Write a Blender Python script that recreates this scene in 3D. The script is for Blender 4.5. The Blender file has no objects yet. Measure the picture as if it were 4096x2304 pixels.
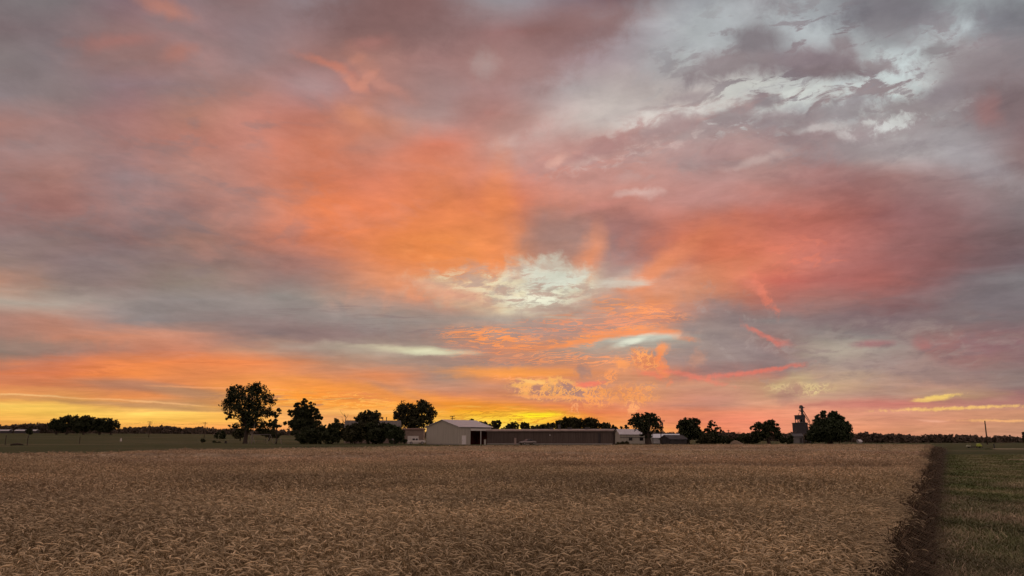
import bpy, math, random
import numpy as np
from mathutils import Vector, Matrix
rng = np.random.default_rng(7)
random.seed(7)
scene = bpy.context.scene
col = scene.collection
R = math.radians

# ---------------------------------------------------------------- camera
CAM_H = 1.8
F = 770.0            # focal length for a 1024 wide frame
PITCH = R(11.0)
cp, sp = math.cos(PITCH), math.sin(PITCH)
cam = bpy.data.cameras.new('camera')
cam.sensor_width = 36.0
cam.lens = 36.0 * F / 1024.0
cam.clip_start = 0.1
cam.clip_end = 20000
cam_ob = bpy.data.objects.new('camera', cam)
cam_ob.location = (0, 0, CAM_H)
cam_ob.rotation_euler = (R(90) + PITCH, 0, 0)
col.objects.link(cam_ob)
scene.camera = cam_ob
scene.view_settings.view_transform = 'Standard'
scene.view_settings.look = 'None'
scene.view_settings.exposure = 0.0
scene.view_settings.gamma = 1.0
scene.view_settings.use_curve_mapping = False

# survey helpers (photograph measured in 4096 x 2304 pixels)
def ray(px, py):
    sx, sy = (px / 4 - 512) / F, (288 - py / 4) / F
    return (sx, cp - sy * sp, sp + sy * cp)
def at(px, py, D):
    """point seen at a pixel, D metres north of the camera"""
    d = ray(px, py)
    k = D / d[1]
    return Vector((d[0] * k, D, CAM_H + d[2] * k))
def on_plane(px, py, z=0.0):
    d = ray(px, py)
    k = (z - CAM_H) / d[2]
    return (d[0] * k, d[1] * k)
def sm(a, b, x):
    t = np.clip((np.asarray(x, float) - a) / (b - a), 0, 1)
    return t * t * (3 - 2 * t)
def terrain(X, Y):
    X = np.asarray(X, float); Y = np.asarray(Y, float)
    D = np.hypot(X, Y)
    a = np.arctan2(X, np.maximum(Y, 1e-3))
    left = sm(0.1, -0.45, a)
    right = sm(0.2, 0.5, a)
    z = sm(170, 720, D) * (5.0 * left - 3.0 * right)
    z = z + sm(150, 400, D) * 0.35 * np.sin(X * 0.013 + 1.0) * np.sin(Y * 0.011)
    return z

# ---------------------------------------------------------------- tagging
def tag(o, label=None, cat=None, group=None, kind=None):
    if label: o['label'] = label
    if cat: o['category'] = cat
    if group: o['group'] = group
    if kind: o['kind'] = kind
    return o
def empty(name, loc, rz=0.0):
    o = bpy.data.objects.new(name, None)
    o.empty_display_size = 0.5
    o.location = loc
    o.rotation_euler = (0, 0, rz)
    col.objects.link(o)
    return o

def srgb(r, g, b):
    def f(c):
        c /= 255.0
        return c / 12.92 if c <= 0.04045 else ((c + 0.055) / 1.055) ** 2.4
    return (f(r), f(g), f(b), 1.0)

# ---------------------------------------------------------------- materials
def mat(name, base, rough=0.8, var=0.15, scale=3.0, metal=0.0, second=None, bump=0.0, trans=0.0, attr=None, stretch=(1, 1, 1), spec=0.3):
    """procedural surface: base colour broken up by two noises"""
    m = bpy.data.materials.new(name)
    m.use_nodes = True
    nt = m.node_tree
    N, L = nt.nodes, nt.links
    b = N['Principled BSDF']
    b.inputs['Roughness'].default_value = rough
    b.inputs['Metallic'].default_value = metal
    b.inputs['Specular IOR Level'].default_value = spec
    tc = N.new('ShaderNodeTexCoord')
    mp = N.new('ShaderNodeMapping')
    mp.inputs['Scale'].default_value = stretch
    L.new(tc.outputs['Object'], mp.inputs['Vector'])
    n1 = N.new('ShaderNodeTexNoise')
    n1.inputs['Scale'].default_value = scale
    n1.inputs['Detail'].default_value = 5
    L.new(mp.outputs[0], n1.inputs['Vector'])
    mr = N.new('ShaderNodeMapRange')
    mr.inputs[1].default_value = 0.3; mr.inputs[2].default_value = 0.7
    L.new(n1.outputs['Fac'], mr.inputs[0])
    mx = N.new('ShaderNodeMix'); mx.data_type = 'RGBA'
    s2 = second if second else tuple(c * (1 - var) for c in base[:3])
    b1 = base if second else tuple(min(1, c * (1 + var)) for c in base[:3])
    mx.inputs[6].default_value = (*b1[:3], 1)
    mx.inputs[7].default_value = (*s2[:3], 1)
    L.new(mr.outputs[0], mx.inputs[0])
    out = mx.outputs[2]
    if attr:
        at_ = N.new('ShaderNodeAttribute'); at_.attribute_name = attr
        mu = N.new('ShaderNodeMix'); mu.data_type = 'RGBA'; mu.blend_type = 'MULTIPLY'
        mu.inputs[0].default_value = 1.0
        L.new(out, mu.inputs[6]); L.new(at_.outputs['Color'], mu.inputs[7])
        out = mu.outputs[2]
    L.new(out, b.inputs['Base Color'])
    if bump:
        bp = N.new('ShaderNodeBump'); bp.inputs['Strength'].default_value = bump
        L.new(n1.outputs['Fac'], bp.inputs['Height']); L.new(bp.outputs[0], b.inputs['Normal'])
    if trans:
        tr = N.new('ShaderNodeBsdfTranslucent'); L.new(out, tr.inputs['Color'])
        ms = N.new('ShaderNodeMixShader'); ms.inputs[0].default_value = trans
        L.new(b.outputs[0], ms.inputs[1]); L.new(tr.outputs[0], ms.inputs[2])
        L.new(ms.outputs[0], N['Material Output'].inputs['Surface'])
    return m

# ---------------------------------------------------------------- mesh helpers
def mesh_np(name, V, Q, mats, parent=None, smooth=False, T=None, colr=None, midx=None):
    """numpy mesh: V (n,3), Q quads (m,4), T triangles (k,3)"""
    me = bpy.data.meshes.new(name)
    V = np.asarray(V, np.float32)
    Q = np.zeros((0, 4), np.int32) if Q is None else np.asarray(Q, np.int32)
    T = np.zeros((0, 3), np.int32) if T is None else np.asarray(T, np.int32)
    nq, nt_ = len(Q), len(T)
    me.vertices.add(len(V)); me.vertices.foreach_set('co', V.ravel())
    loops = np.concatenate([Q.ravel(), T.ravel()]).astype(np.int32)
    me.loops.add(len(loops)); me.loops.foreach_set('vertex_index', loops)
    me.polygons.add(nq + nt_)
    st = np.concatenate([np.arange(nq) * 4, nq * 4 + np.arange(nt_) * 3]).astype(np.int32)
    me.polygons.foreach_set('loop_start', st)
    for m in mats: me.materials.append(m)
    if midx is not None: me.polygons.foreach_set('material_index', np.asarray(midx, np.int32))
    me.polygons.foreach_set('use_smooth', np.full(nq + nt_, smooth))
    if colr is not None:
        a = me.color_attributes.new('tone', 'FLOAT_COLOR', 'POINT')
        c4 = np.ones((len(V), 4), np.float32); c4[:, :3] = colr
        a.data.foreach_set('color', c4.ravel())
    me.update(calc_edges=True)
    o = bpy.data.objects.new(name, me)
    col.objects.link(o)
    if parent: o.parent = parent
    return o

class MB:
    """collects boxes, bars, prisms and tubes into ONE mesh"""
    def __init__(s): s.v, s.f = [], []
    def add(s, vs, fs):
        k = len(s.v); s.v += [tuple(v) for v in vs]; s.f += [tuple(i + k for i in f) for f in fs]
    def box(s, x0, x1, y0, y1, z0, z1):
        s.add([(x0,y0,z0),(x1,y0,z0),(x1,y1,z0),(x0,y1,z0),(x0,y0,z1),(x1,y0,z1),(x1,y1,z1),(x0,y1,z1)],
              [(3,2,1,0),(4,5,6,7),(0,1,5,4),(1,2,6,5),(2,3,7,6),(3,0,4,7)])
    def prism(s, prof, y0, y1):
        """profile in x,z swept along y"""
        n = len(prof)
        s.add([(x, y0, z) for x, z in prof] + [(x, y1, z) for x, z in prof],
              [tuple(range(n)), tuple(range(2*n-1, n-1, -1))] + [(i, i+n, (i+1) % n + n, (i+1) % n) for i in range(n)])
    def prism_x(s, prof, x0, x1):
        """profile in y,z swept along x"""
        n = len(prof)
        s.add([(x0, y, z) for y, z in prof] + [(x1, y, z) for y, z in prof],
              [tuple(range(n-1, -1, -1)), tuple(range(n, 2*n))] + [(i, (i+1) % n, (i+1) % n + n, i+n) for i in range(n)])
    def tube(s, pts, rad, n=7):
        pts = [Vector(p) for p in pts]
        rad = rad if isinstance(rad, (list, tuple)) else [rad] * len(pts)
        k = len(s.v)
        for i, p in enumerate(pts):
            d = (pts[min(i+1, len(pts)-1)] - pts[max(i-1, 0)]).normalized()
            a = d.cross(Vector((0, 0, 1)) if abs(d.z) < 0.9 else Vector((1, 0, 0))).normalized()
            b = d.cross(a)
            for j in range(n):
                t = 2 * math.pi * j / n
                s.v.append(tuple(p + (a * math.cos(t) + b * math.sin(t)) * rad[i]))
        for i in range(len(pts) - 1):
            for j in range(n):
                s.f.append((k+i*n+j, k+i*n+(j+1) % n, k+(i+1)*n+(j+1) % n, k+(i+1)*n+j))
        s.f.append(tuple(k+j for j in range(n-1, -1, -1)))
        e = k + (len(pts)-1)*n
        s.f.append(tuple(e+j for j in range(n)))
    def disc(s, c, axis, r, w, n=16):
        c = Vector(c); a = Vector(axis).normalized()
        s.tube([c - a*w/2, c + a*w/2], r, n)
    def build(s, name, m, parent=None, bevel=0.0, smooth=False):
        me = bpy.data.meshes.new(name)
        me.from_pydata(s.v, [], s.f); me.materials.append(m)
        if smooth:
            for p in me.polygons: p.use_smooth = True
        me.update()
        o = bpy.data.objects.new(name, me); col.objects.link(o)
        if parent: o.parent = parent
        if bevel:
            bv = o.modifiers.new('edge', 'BEVEL'); bv.width = bevel; bv.segments = 2; bv.limit_method = 'ANGLE'
        return o
# ---------------------------------------------------------------- sky
SKY_GAIN = 1.0
SUN_AZ = R(2.0); SUN_EL = R(1.0)
world = bpy.data.worlds.new('World')
scene.world = world
world.use_nodes = True
wt = world.node_tree
WN, WL = wt.nodes, wt.links
WN.clear()
def nd(t, **kw):
    n = WN.new(t)
    for k, v in kw.items(): setattr(n, k, v)
    return n
def setin(n, i, v):
    if v is None: return
    if isinstance(v, bpy.types.NodeSocket): WL.new(v, n.inputs[i])
    else: n.inputs[i].default_value = v
def M(op, a, b=None, c=None, clamp=False):
    n = nd('ShaderNodeMath', operation=op, use_clamp=clamp)
    setin(n, 0, a); setin(n, 1, b); setin(n, 2, c)
    return n.outputs[0]
def V(op, a, b=None, s=None):
    n = nd('ShaderNodeVectorMath', operation=op)
    setin(n, 0, a); setin(n, 1, b)
    if s is not None: setin(n, 3, s)
    return n.outputs['Value'] if op in ('DOT_PRODUCT', 'LENGTH') else n.outputs[0]
def MIX(f, a, b, blend='MIX'):
    n = nd('ShaderNodeMix', data_type='RGBA', blend_type=blend)
    setin(n, 0, f); setin(n, 6, a); setin(n, 7, b)
    return n.outputs[2]
def MR(x, a, b, c, d, kind='LINEAR'):
    n = nd('ShaderNodeMapRange', interpolation_type=kind)
    for i, v in enumerate((x, a, b, c, d)): setin(n, i, v)
    return n.outputs[0]
def NOISE(vec, scale, detail=5, rough=0.55, dist=0.0, color=False):
    n = nd('ShaderNodeTexNoise')
    setin(n, 'Vector', vec)
    for k, v in (('Scale', scale), ('Detail', detail), ('Roughness', rough), ('Distortion', dist)): n.inputs[k].default_value = v
    return n.outputs['Color'] if color else n.outputs['Fac']
def XYZ(x, y, z=0.0):
    n = nd('ShaderNodeCombineXYZ'); setin(n, 0, x); setin(n, 1, y); setin(n, 2, z)
    return n.outputs[0]
def MAP(vec, loc, rot, scale):
    n = nd('ShaderNodeMapping', vector_type='TEXTURE')
    setin(n, 0, vec); n.inputs[1].default_value = loc; n.inputs[2].default_value = (0, 0, rot); n.inputs[3].default_value = scale
    return n.outputs[0]

d = nd('ShaderNodeTexCoord').outputs['Generated']
sep = nd('ShaderNodeSeparateXYZ'); WL.new(d, sep.inputs[0])
dx, dy, dz = sep.outputs
# star-chart style projection of the western sky (fixed to the compass, centred 11 degrees above due north of the scene)
dF = M('MAXIMUM', V('DOT_PRODUCT', d, (0, cp, sp)), 0.08)
cxp = M('MULTIPLY_ADD', M('DIVIDE', dx, dF), F, 512.0)
cyp = M('MULTIPLY_ADD', M('DIVIDE', V('DOT_PRODUCT', d, (0, -sp, cp)), dF), -F, 288.0)
P = XYZ(cxp, cyp)
# cloud deck coordinates: the direction carried up to a flat layer
deck = V('SCALE', d, s=M('DIVIDE', 1.0, M('ADD', M('MAXIMUM', dz, 0.0), 0.11)))
low = MR(cyp, 250.0, 430.0, 1.0, 0.16)              # streaks flatten towards the horizon
nA = NOISE(deck, 0.9, 4, 0.5, color=True)
nB = NOISE(deck, 3.4, 7, 0.58, 0.6, color=True)
wA = V('SUBTRACT', nA, (0.5, 0.5, 0.5)); wB = V('SUBTRACT', nB, (0.5, 0.5, 0.5))
warp = V('ADD', V('MULTIPLY', wA, (60, 34, 0)), V('MULTIPLY', wB, (44, 26, 0)))
warp = V('MULTIPLY', warp, XYZ(1.0, low))
Pw = V('ADD', P, warp)
sw = nd('ShaderNodeSeparateXYZ'); WL.new(Pw, sw.inputs[0])
fu = M('DIVIDE', sw.outputs[0], 1024.0); py_ = sw.outputs[1]

GRID = [
(0,  "128,118,120 126,116,118 138,112,118 142,118,120 138,112,112 144,128,132 128,98,96 134,106,106 146,138,142 134,118,124 124,102,106 160,162,166 127,120,126 140,142,146 122,120,124 136,142,144 138,142,146"),
(30, "126,110,112 134,116,118 150,118,116 152,122,122 142,120,122 146,118,118 136,104,100 142,112,110 150,112,110 136,104,102 164,154,158 174,178,180 140,136,140 172,178,180 134,132,136 156,160,164 132,128,132"),
(60, "138,126,126 140,124,126 150,118,114 160,124,120 150,125,125 158,118,112 166,122,113 158,120,116 156,120,116 166,140,142 168,156,158 172,172,170 142,134,138 142,130,134 182,190,190 144,134,136 136,128,132"),
(90, "140,126,128 148,130,130 152,126,130 152,124,122 162,121,114 166,130,130 172,124,116 168,135,131 168,134,132 176,162,162 186,174,170 180,172,170 206,210,205 196,200,200 196,206,206 144,132,134 124,104,106"),
(120,"164,122,114 162,126,122 166,122,118 178,128,114 196,133,119 190,124,108 202,140,118 180,144,140 174,126,118 190,168,162 208,200,192 172,156,156 172,160,160 164,156,158 160,152,152 152,144,146 130,108,110"),
(150,"162,128,124 164,132,128 172,128,122 184,124,110 198,132,116 206,124,98 200,136,118 212,128,104 188,146,136 192,144,136 190,156,150 174,136,130 174,146,141 164,134,132 184,176,174 162,154,156 138,116,116"),
(180,"154,116,110 162,120,112 158,130,130 182,136,126 196,133,117 208,124,94 222,132,102 214,130,98 212,140,121 200,144,132 192,142,132 190,146,140 177,135,129 166,120,116 158,120,116 152,128,128 142,126,126"),
(210,"152,114,110 156,112,106 160,126,122 160,120,114 184,130,116 230,132,90 226,130,90 226,132,86 222,128,93 206,136,118 206,138,124 196,128,114 186,111,97 180,108,96 154,104,102 146,112,112 132,120,122"),
(240,"146,124,122 142,118,114 138,110,108 156,122,112 175,120,105 214,128,96 232,136,84 238,142,82 234,147,100 162,128,120 166,112,104 206,116,88 208,119,96 196,118,106 160,106,102 132,98,98 116,98,100"),
(260,"150,126,118 142,120,118 138,120,118 144,118,112 153,118,109 178,122,106 226,136,88 240,144,82 236,150,100 186,136,118 168,128,122 200,118,90 212,122,97 190,118,108 154,98,94 130,94,94 116,100,104"),
(280,"184,138,116 148,126,118 148,126,120 142,126,116 157,131,122 162,128,118 220,146,108 214,150,114 206,170,143 220,190,160 196,168,154 226,150,114 205,114,95 178,106,98 166,104,98 134,110,112 134,128,130"),
(300,"176,160,146 174,158,146 156,142,136 142,132,128 150,136,130 164,148,138 220,152,120 228,156,116 224,206,169 190,146,126 228,148,106 200,136,110 180,112,98 166,118,110 146,106,104 138,118,118 124,114,116"),
(320,"172,128,114 184,134,116 150,134,130 142,128,124 146,132,128 158,140,134 148,136,128 178,152,138 195,180,160 210,150,118 226,140,98 168,128,120 144,130,127 142,120,118 132,112,114 128,112,112 122,108,110"),
(335,"166,126,112 192,132,108 206,140,112 196,140,118 144,122,118 146,120,116 158,134,124 200,142,114 220,145,103 216,146,108 178,168,150 170,152,140 150,122,116 144,132,128 136,120,118 150,116,112 140,106,108"),
(350,"144,124,112 172,122,106 194,130,106 204,132,102 188,140,115 172,146,132 180,160,140 168,140,128 204,138,109 176,144,130 170,148,136 166,144,134 149,120,116 164,148,136 162,146,138 158,112,108 150,128,122"),
(362,"186,126,100 214,128,92 234,136,80 234,136,82 234,139,86 190,138,110 176,144,126 166,136,122 180,138,120 200,144,116 196,140,112 160,130,126 151,119,115 168,146,136 166,144,136 164,128,120 138,106,106"),
(374,"200,122,90 222,126,80 240,140,76 228,138,84 232,143,87 212,140,100 222,140,96 166,136,120 234,146,81 222,142,96 212,142,104 204,124,100 183,126,111 186,156,134 176,144,128 154,128,120 142,122,118"),
(386,"214,130,86 204,128,86 196,128,90 220,136,82 246,156,80 236,146,76 214,142,96 196,142,114 202,140,108 196,138,114 206,146,112 206,150,122 194,150,119 202,166,132 184,146,126 176,136,120 150,128,122"),
(396,"232,160,84 232,160,88 232,146,82 212,140,84 244,158,72 248,152,60 226,140,84 214,138,96 216,140,96 200,140,112 222,150,106 200,138,116 203,152,122 198,156,130 186,146,128 186,148,116 152,108,106"),
(404,"250,206,98 240,190,90 222,160,94 196,144,92 236,160,76 252,166,70 248,160,62 240,148,68 232,148,78 226,134,86 218,140,106 204,142,120 218,157,126 206,146,122 196,124,110 190,140,116 172,124,114"),
(412,"242,190,84 248,200,88 254,206,96 254,206,96 246,180,88 228,158,88 236,166,78 250,170,50 252,190,50 238,142,72 232,138,94 228,138,104 233,150,117 226,150,120 218,152,124 214,150,118 206,146,114"),
(420,"236,174,80 244,188,84 250,194,86 250,192,84 250,186,88 238,172,98 250,176,80 250,196,80 254,216,62 246,164,62 236,146,96 234,138,104 235,142,110 226,152,118 216,146,116 212,146,114 198,142,110"),
(430,"234,160,80 236,164,80 240,166,80 244,164,84 248,162,90 242,176,98 252,182,90 254,210,104 254,212,84 248,172,80 238,160,90 240,142,98 235,146,114 232,150,112 218,148,112 206,146,112 196,142,112"),
(442,"228,146,92 232,150,92 238,152,90 242,154,92 246,158,92 242,166,96 250,172,90 252,196,96 252,196,84 246,166,82 236,152,92 236,140,98 232,140,102 226,144,108 216,142,110 206,140,112 196,140,116"),
]
prev_y = None; sky = None
for y, rowtxt in GRID:
    rp = nd('ShaderNodeValToRGB')
    cr = rp.color_ramp; cr.interpolation = 'CARDINAL'
    cols = [srgb(*map(int, t.split(','))) for t in rowtxt.split()]
    while len(cr.elements) < 17: cr.elements.new(0.5)
    for i, c in enumerate(cols):
        cr.elements[i].position = i / 16.0
    for i, c in enumerate(cols):
        cr.elements[i].color = c
    WL.new(fu, rp.inputs[0])
    sky = rp.outputs[0] if sky is None else MIX(MR(py_, float(prev_y), float(y), 0.0, 1.0), sky, rp.outputs[0])
    prev_y = y

# cloud texture shared by the single clouds and openings below
nC = NOISE(P, 0.045, 7, 0.62, 0.4)                                     # billows
nFv = NOISE(P, 0.16, 5, 0.6, 0.5)                                     # small puffs
nS = NOISE(V('MULTIPLY', P, (0.016, 0.17, 0)), 1.0, 6, 0.6, 0.8)       # flat streaks
fw = V('SCALE', V('SUBTRACT', NOISE(P, 0.035, 5, 0.55, color=True), (0.5, 0.5, 0.5)), s=1.0)
Pf = V('ADD', P, V('MULTIPLY', fw, (26, 15, 0)))
Pn = V('ADD', P, V('MULTIPLY', fw, (9, 5, 0)))
KIND = {'c': nC, 'f': nFv, 's': nS, '0': None}
Pn0 = V('ADD', P, V('MULTIPLY', V('SUBTRACT', NOISE(P, 0.14, 3, 0.6, color=True), (0.5, 0.5, 0.5)), (10, 8, 0)))
nRd = MR(M('ABSOLUTE', M('SUBTRACT', NOISE(Pn0, 0.10, 6, 0.70, 0.5), 0.5)), 0.0, 0.10, 1.0, 0.0, 'SMOOTHSTEP')     # bright curled rims
def aniso(rot, lx, ly, detail=7, rough=0.6, dist=0.4):
    return NOISE(MAP(Pn, (0, 0, 0), -R(rot), (lx, ly, 1)), 1.0, detail, rough, dist)
def scatter(x, y, rx, ry, rot, rgb, a, noise, lo, hi, soft=0.6, rims=None):
    """broken cloud: noise between lo and hi inside a soft-edged patch of sky"""
    global sky
    nv = nd('ShaderNodeVectorMath', operation='MULTIPLY_ADD')
    setin(nv, 0, sky); setin(nv, 1, (1e-7, 1e-7, 0)); setin(nv, 2, Pf)
    r = V('LENGTH', MAP(nv.outputs[0], (x, y, 0), -R(rot), (rx, ry, 1)))
    m = M('MULTIPLY', MR(r, 1 - soft, 1 + soft * .5, a, 0.0, 'SMOOTHSTEP'), MR(noise, lo, hi, 0.0, 1.0, 'SMOOTHSTEP'))
    if rims is not None: m = M('MULTIPLY', m, rims)
    sky = MIX(m, sky, srgb(*rgb))
def cloud(x, y, rx, ry, rot, rgb, a=1.0, soft=0.5, k='c', na=1.0, tight=False):
    global sky
    # the tiny term makes Cycles evaluate the clouds one after the other (its shader stack is small)
    nv = nd('ShaderNodeVectorMath', operation='MULTIPLY_ADD')
    setin(nv, 0, sky); setin(nv, 1, (1e-7, 1e-7, 0)); setin(nv, 2, Pn if tight else Pf)
    r = V('LENGTH', MAP(nv.outputs[0], (x, y, 0), -R(rot), (rx, ry, 1)))
    if KIND[k] is not None:
        r = M('MULTIPLY_ADD', M('SUBTRACT', KIND[k], 0.5), 2.0 * na, r)
    sky = MIX(MR(r, 1 - soft, 1 + soft, a, 0.0, 'SMOOTHSTEP'), sky, srgb(*rgb))
nUR = aniso(14, 44, 17)          # broken deck high on the right
nUR2 = aniso(10, 17, 8)
nHs = aniso(2, 11, 4.5, 6, .62)
nHo = aniso(4, 26, 9, 6, .62)    # shreds in the pale hole
nRp = MR(M('ABSOLUTE', M('SUBTRACT', aniso(3, 34, 4.2, 5, .55, 1.0), 0.5)), 0.0, 0.085, 1.0, 0.0, 'SMOOTHSTEP')   # lit ripple edges
nSt = aniso(-12, 60, 24, 5, .55)  # slow diagonal streaks, left half
# slow streaking of the high sheet
scatter(130,130, 230,170, 0, (142,124,124), .42, nSt, .50, .68)
scatter(300,190, 240,90, 0, (212,142,122), .22, M('SUBTRACT', 1.0, nSt), .50, .66)
scatter(130,240, 200,50, 0, (132,112,112), .36, nSt, .48, .64)
# upper left, pink flecks
cloud(112,42, 32,7, 3, (172,118,110), .75, .9, 'c', .7)
cloud(120,58, 46,14, -4, (152,118,114), .5, .9)
cloud(164,7, 26,8, -22, (180,124,110), .85, .9, 'c', .7)
cloud(178,53, 14,8, 15, (174,120,108), .75, .9, 'c', .7)
# centre top, dark mass and salmon wisps
cloud(385,14, 64,28, -8, (128,97,95), .8, .9)
cloud(576,30, 55,18, 12, (136,103,101), .75, .8)
cloud(540,58, 34,20, 0, (152,118,115), .6, .8)
cloud(505,78, 44,12, -5, (162,122,117), .5, .9)
cloud(330,66, 26,4.5, -22, (196,126,108), .85, .8, 'c', .7)
cloud(356,60, 10,4, 20, (196,134,116), .6, .8, 'c', .6)
cloud(372,44, 18,7, 10, (172,118,110), .6, .9, 'c', .6)
cloud(368,70, 22,9, -50, (184,128,112), .6, .9, 'c', .7)
cloud(354,84, 16,5, -32, (206,138,118), .85, .7, 'c', .7)
cloud(366,80, 12,4, 44, (206,140,120), .7, .7, 'c', .6)
cloud(388,87, 26,5, -28, (196,138,124), .6, .9)
cloud(318,88, 26,9, -14, (166,136,134), .6, .9)
cloud(352,116, 14,7, -40, (214,142,114), .75, .9, 'c', .7)
cloud(371,114, 12,6, -20, (214,146,124), .7, .9, 'c', .7)
cloud(394,108, 22,10, 0, (178,142,138), .5, .9)
cloud(345,136, 40,9, 10, (206,130,104), .5, .9)
cloud(486,66, 12,12, 60, (172,154,150), .5, .9)
cloud(436,116, 30,14, 10, (178,148,142), .55, .9)
cloud(466,112, 12,14, 0, (166,122,114), .5, .8)
# upper right: the pale openings
cloud(650,112, 100,18, 16, (196,184,178), .8, .9)
cloud(655,122, 60,9, 22, (216,206,198), .75, .8)
cloud(720,30, 60,28, 32, (174,178,180), .8, .9)
cloud(815,26, 44,22, 10, (178,184,186), .85, .8)
cloud(935,30, 60,16, 25, (160,166,168), .7, .9)
cloud(880,84, 84,26, 16, (200,208,206), .95, .7)
cloud(775,94, 60,16, 6, (210,213,207), .9, .7)
cloud(908,58, 34,18, 40, (194,204,204), .9, .8)
cloud(962,26, 26,7, 34, (180,188,190), .8, .8)
cloud(735,94, 34,10, 14, (196,196,190), .8, .8)
scatter(820,108, 170,30, 6, (216,217,212), .9, nUR2, .50, .62)
scatter(690,140, 110,30, 14, (204,188,183), .55, nUR, .46, .68)
# cloud bodies
scatter(850,75, 200,80, 0, (140,129,133), .95, nUR, .525, .60)
scatter(760,128, 210,36, 8, (160,142,142), .9, nUR, .45, .60)
scatter(640,142, 130,26, 16, (184,144,138), .75, nUR, .48, .60)
scatter(870,95, 150,46, 10, (146,138,142), .75, nUR2, .53, .64)
cloud(818,64, 62,14, -2, (138,124,128), .95, .6, 'c', 1.3)
cloud(828,74, 26,9, 0, (131,117,119), .75, .7)
cloud(722,67, 44,13, 16, (143,131,133), .95, .6, 'c', 1.2)
cloud(757,39, 22,14, 0, (131,123,127), .95, .6, 'c', 1.0)
cloud(876,66, 16,5, 0, (148,138,140), .9, .6, 'c', 1.0)
cloud(842,45, 12,9, 30, (140,128,131), .85, .7, 'c', 1.0)
cloud(890,14, 56,18, 0, (121,117,123), .95, .8)
cloud(900,36, 30,14, -20, (138,134,138), .7, .9)
cloud(1004,18, 34,18, 0, (118,117,123), .9, .8)
cloud(990,78, 64,36, -10, (143,131,134), .9, .7, 'c', 1.0)
cloud(1012,104, 40,22, -10, (126,107,109), .8, .9)
cloud(918,108, 44,10, 10, (153,143,144), .95, .55, 'c', 1.3)
cloud(840,112, 38,9, 10, (153,145,147), .95, .55, 'c', 1.3)
cloud(786,120, 32,10, 6, (162,148,149), .9, .6, 'c', 1.2)
cloud(884,130, 60,10, 6, (160,148,149), .8, .7, 'c', 1.0)
cloud(690,97, 24,6, 12, (164,150,150), .85, .7, 'c', 1.2)
cloud(934,51, 14,7, 20, (142,138,140), .85, .6, 'c', 1.0)
cloud(987,112, 14,14, 0, (160,116,113), .6, 1.0)
cloud(846,134, 11,6, -20, (208,203,200), .8, .6, 'f', 1.3)
cloud(897,124, 18,6, 20, (208,210,206), .8, .6, 'f', 1.3)
cloud(872,124, 9,3, 10, (206,206,202), .8, .6, 'f', 1.2)
cloud(975,160, 44,12, -28, (168,162,165), .6, 1.0)
# pink ledges below the openings
cloud(640,136, 44,12, 16, (178,140,134), .8, .6, 'c', 1.2)
cloud(700,132, 34,8, 10, (170,150,148), .8, .7, 'c', 1.2)
cloud(710,148, 50,9, 12, (182,150,146), .7, .7, 'c', 1.2)
cloud(560,152, 46,16, 14, (194,142,132), .6, .8, 'c', .8)
cloud(600,174, 44,10, 10, (186,138,130), .55, .8, 'c', 1.0)
scatter(630,152, 90,16, 16, (212,186,178), .55, nUR2, .48, .70)
cloud(590,160, 18,4, 16, (212,182,170), .7, .9, 'c', 1.2)
cloud(556,163, 10,4, 30, (222,172,156), .7, .9)
cloud(641,193, 22,4, 6, (222,188,178), .75, .8, 'c', 1.2)
cloud(600,206, 40,4, 12, (226,150,136), .5, .9)
cloud(705,198, 50,10, 0, (190,142,136), .5, .9)
cloud(700,110, 44,6, 16, (206,200,194), .7, .8, 'c', 1.3)
cloud(600,150, 32,9, 20, (174,132,128), .85, .7, 'c', 1.3)
cloud(668,127, 30,9, 14, (163,138,137), .85, .7, 'c', 1.3)
cloud(735,117, 28,8, 10, (156,141,142), .85, .7, 'c', 1.4)
cloud(770,104, 15,5, 10, (150,141,143), .85, .7, 'c', 1.4)
cloud(858,100, 20,6, 10, (147,139,142), .85, .7, 'c', 1.4)
cloud(945,92, 22,11, 20, (142,132,136), .85, .7, 'c', 1.3)
cloud(800,140, 48,11, 4, (162,140,140), .75, .8, 'c', 1.2)
cloud(730,152, 42,9, 8, (174,140,137), .75, .8, 'c', 1.2)
cloud(870,150, 60,11, 4, (154,142,144), .7, .8, 'c', 1.2)
cloud(760,160, 26,4, 16, (200,176,170), .6, .9, 'c', 1.3)
cloud(820,128, 20,4, 10, (204,196,193), .7, .8, 'c', 1.4)
# centre: the shafts above the set sun
cloud(551,236, 34,32, 20, (158,126,119), .8, .9, 'c', .4)
cloud(642,240, 42,20, -36, (160,114,108), .75, .9, 'c', .4)
cloud(497,225, 18,60, -4, (238,142,88), .6, .6, '0')
cloud(590,258, 10,26, -17, (228,146,106), .8, .95, '0')
cloud(618,266, 9,26, -30, (166,134,130), .65, .95, '0')
cloud(655,270, 52,10, 36, (234,146,102), .85, .8, '0')
cloud(700,278, 60,10, 12, (208,132,102), .5, .9)
cloud(700,240, 60,20, 10, (212,122,92), .5, .9)
scatter(790,255, 60,22, 0, (224,126,102), .5, nUR2, .5, .62)
scatter(470,262, 70,22, -10, (250,158,98), .55, nSt, .5, .62)
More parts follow.
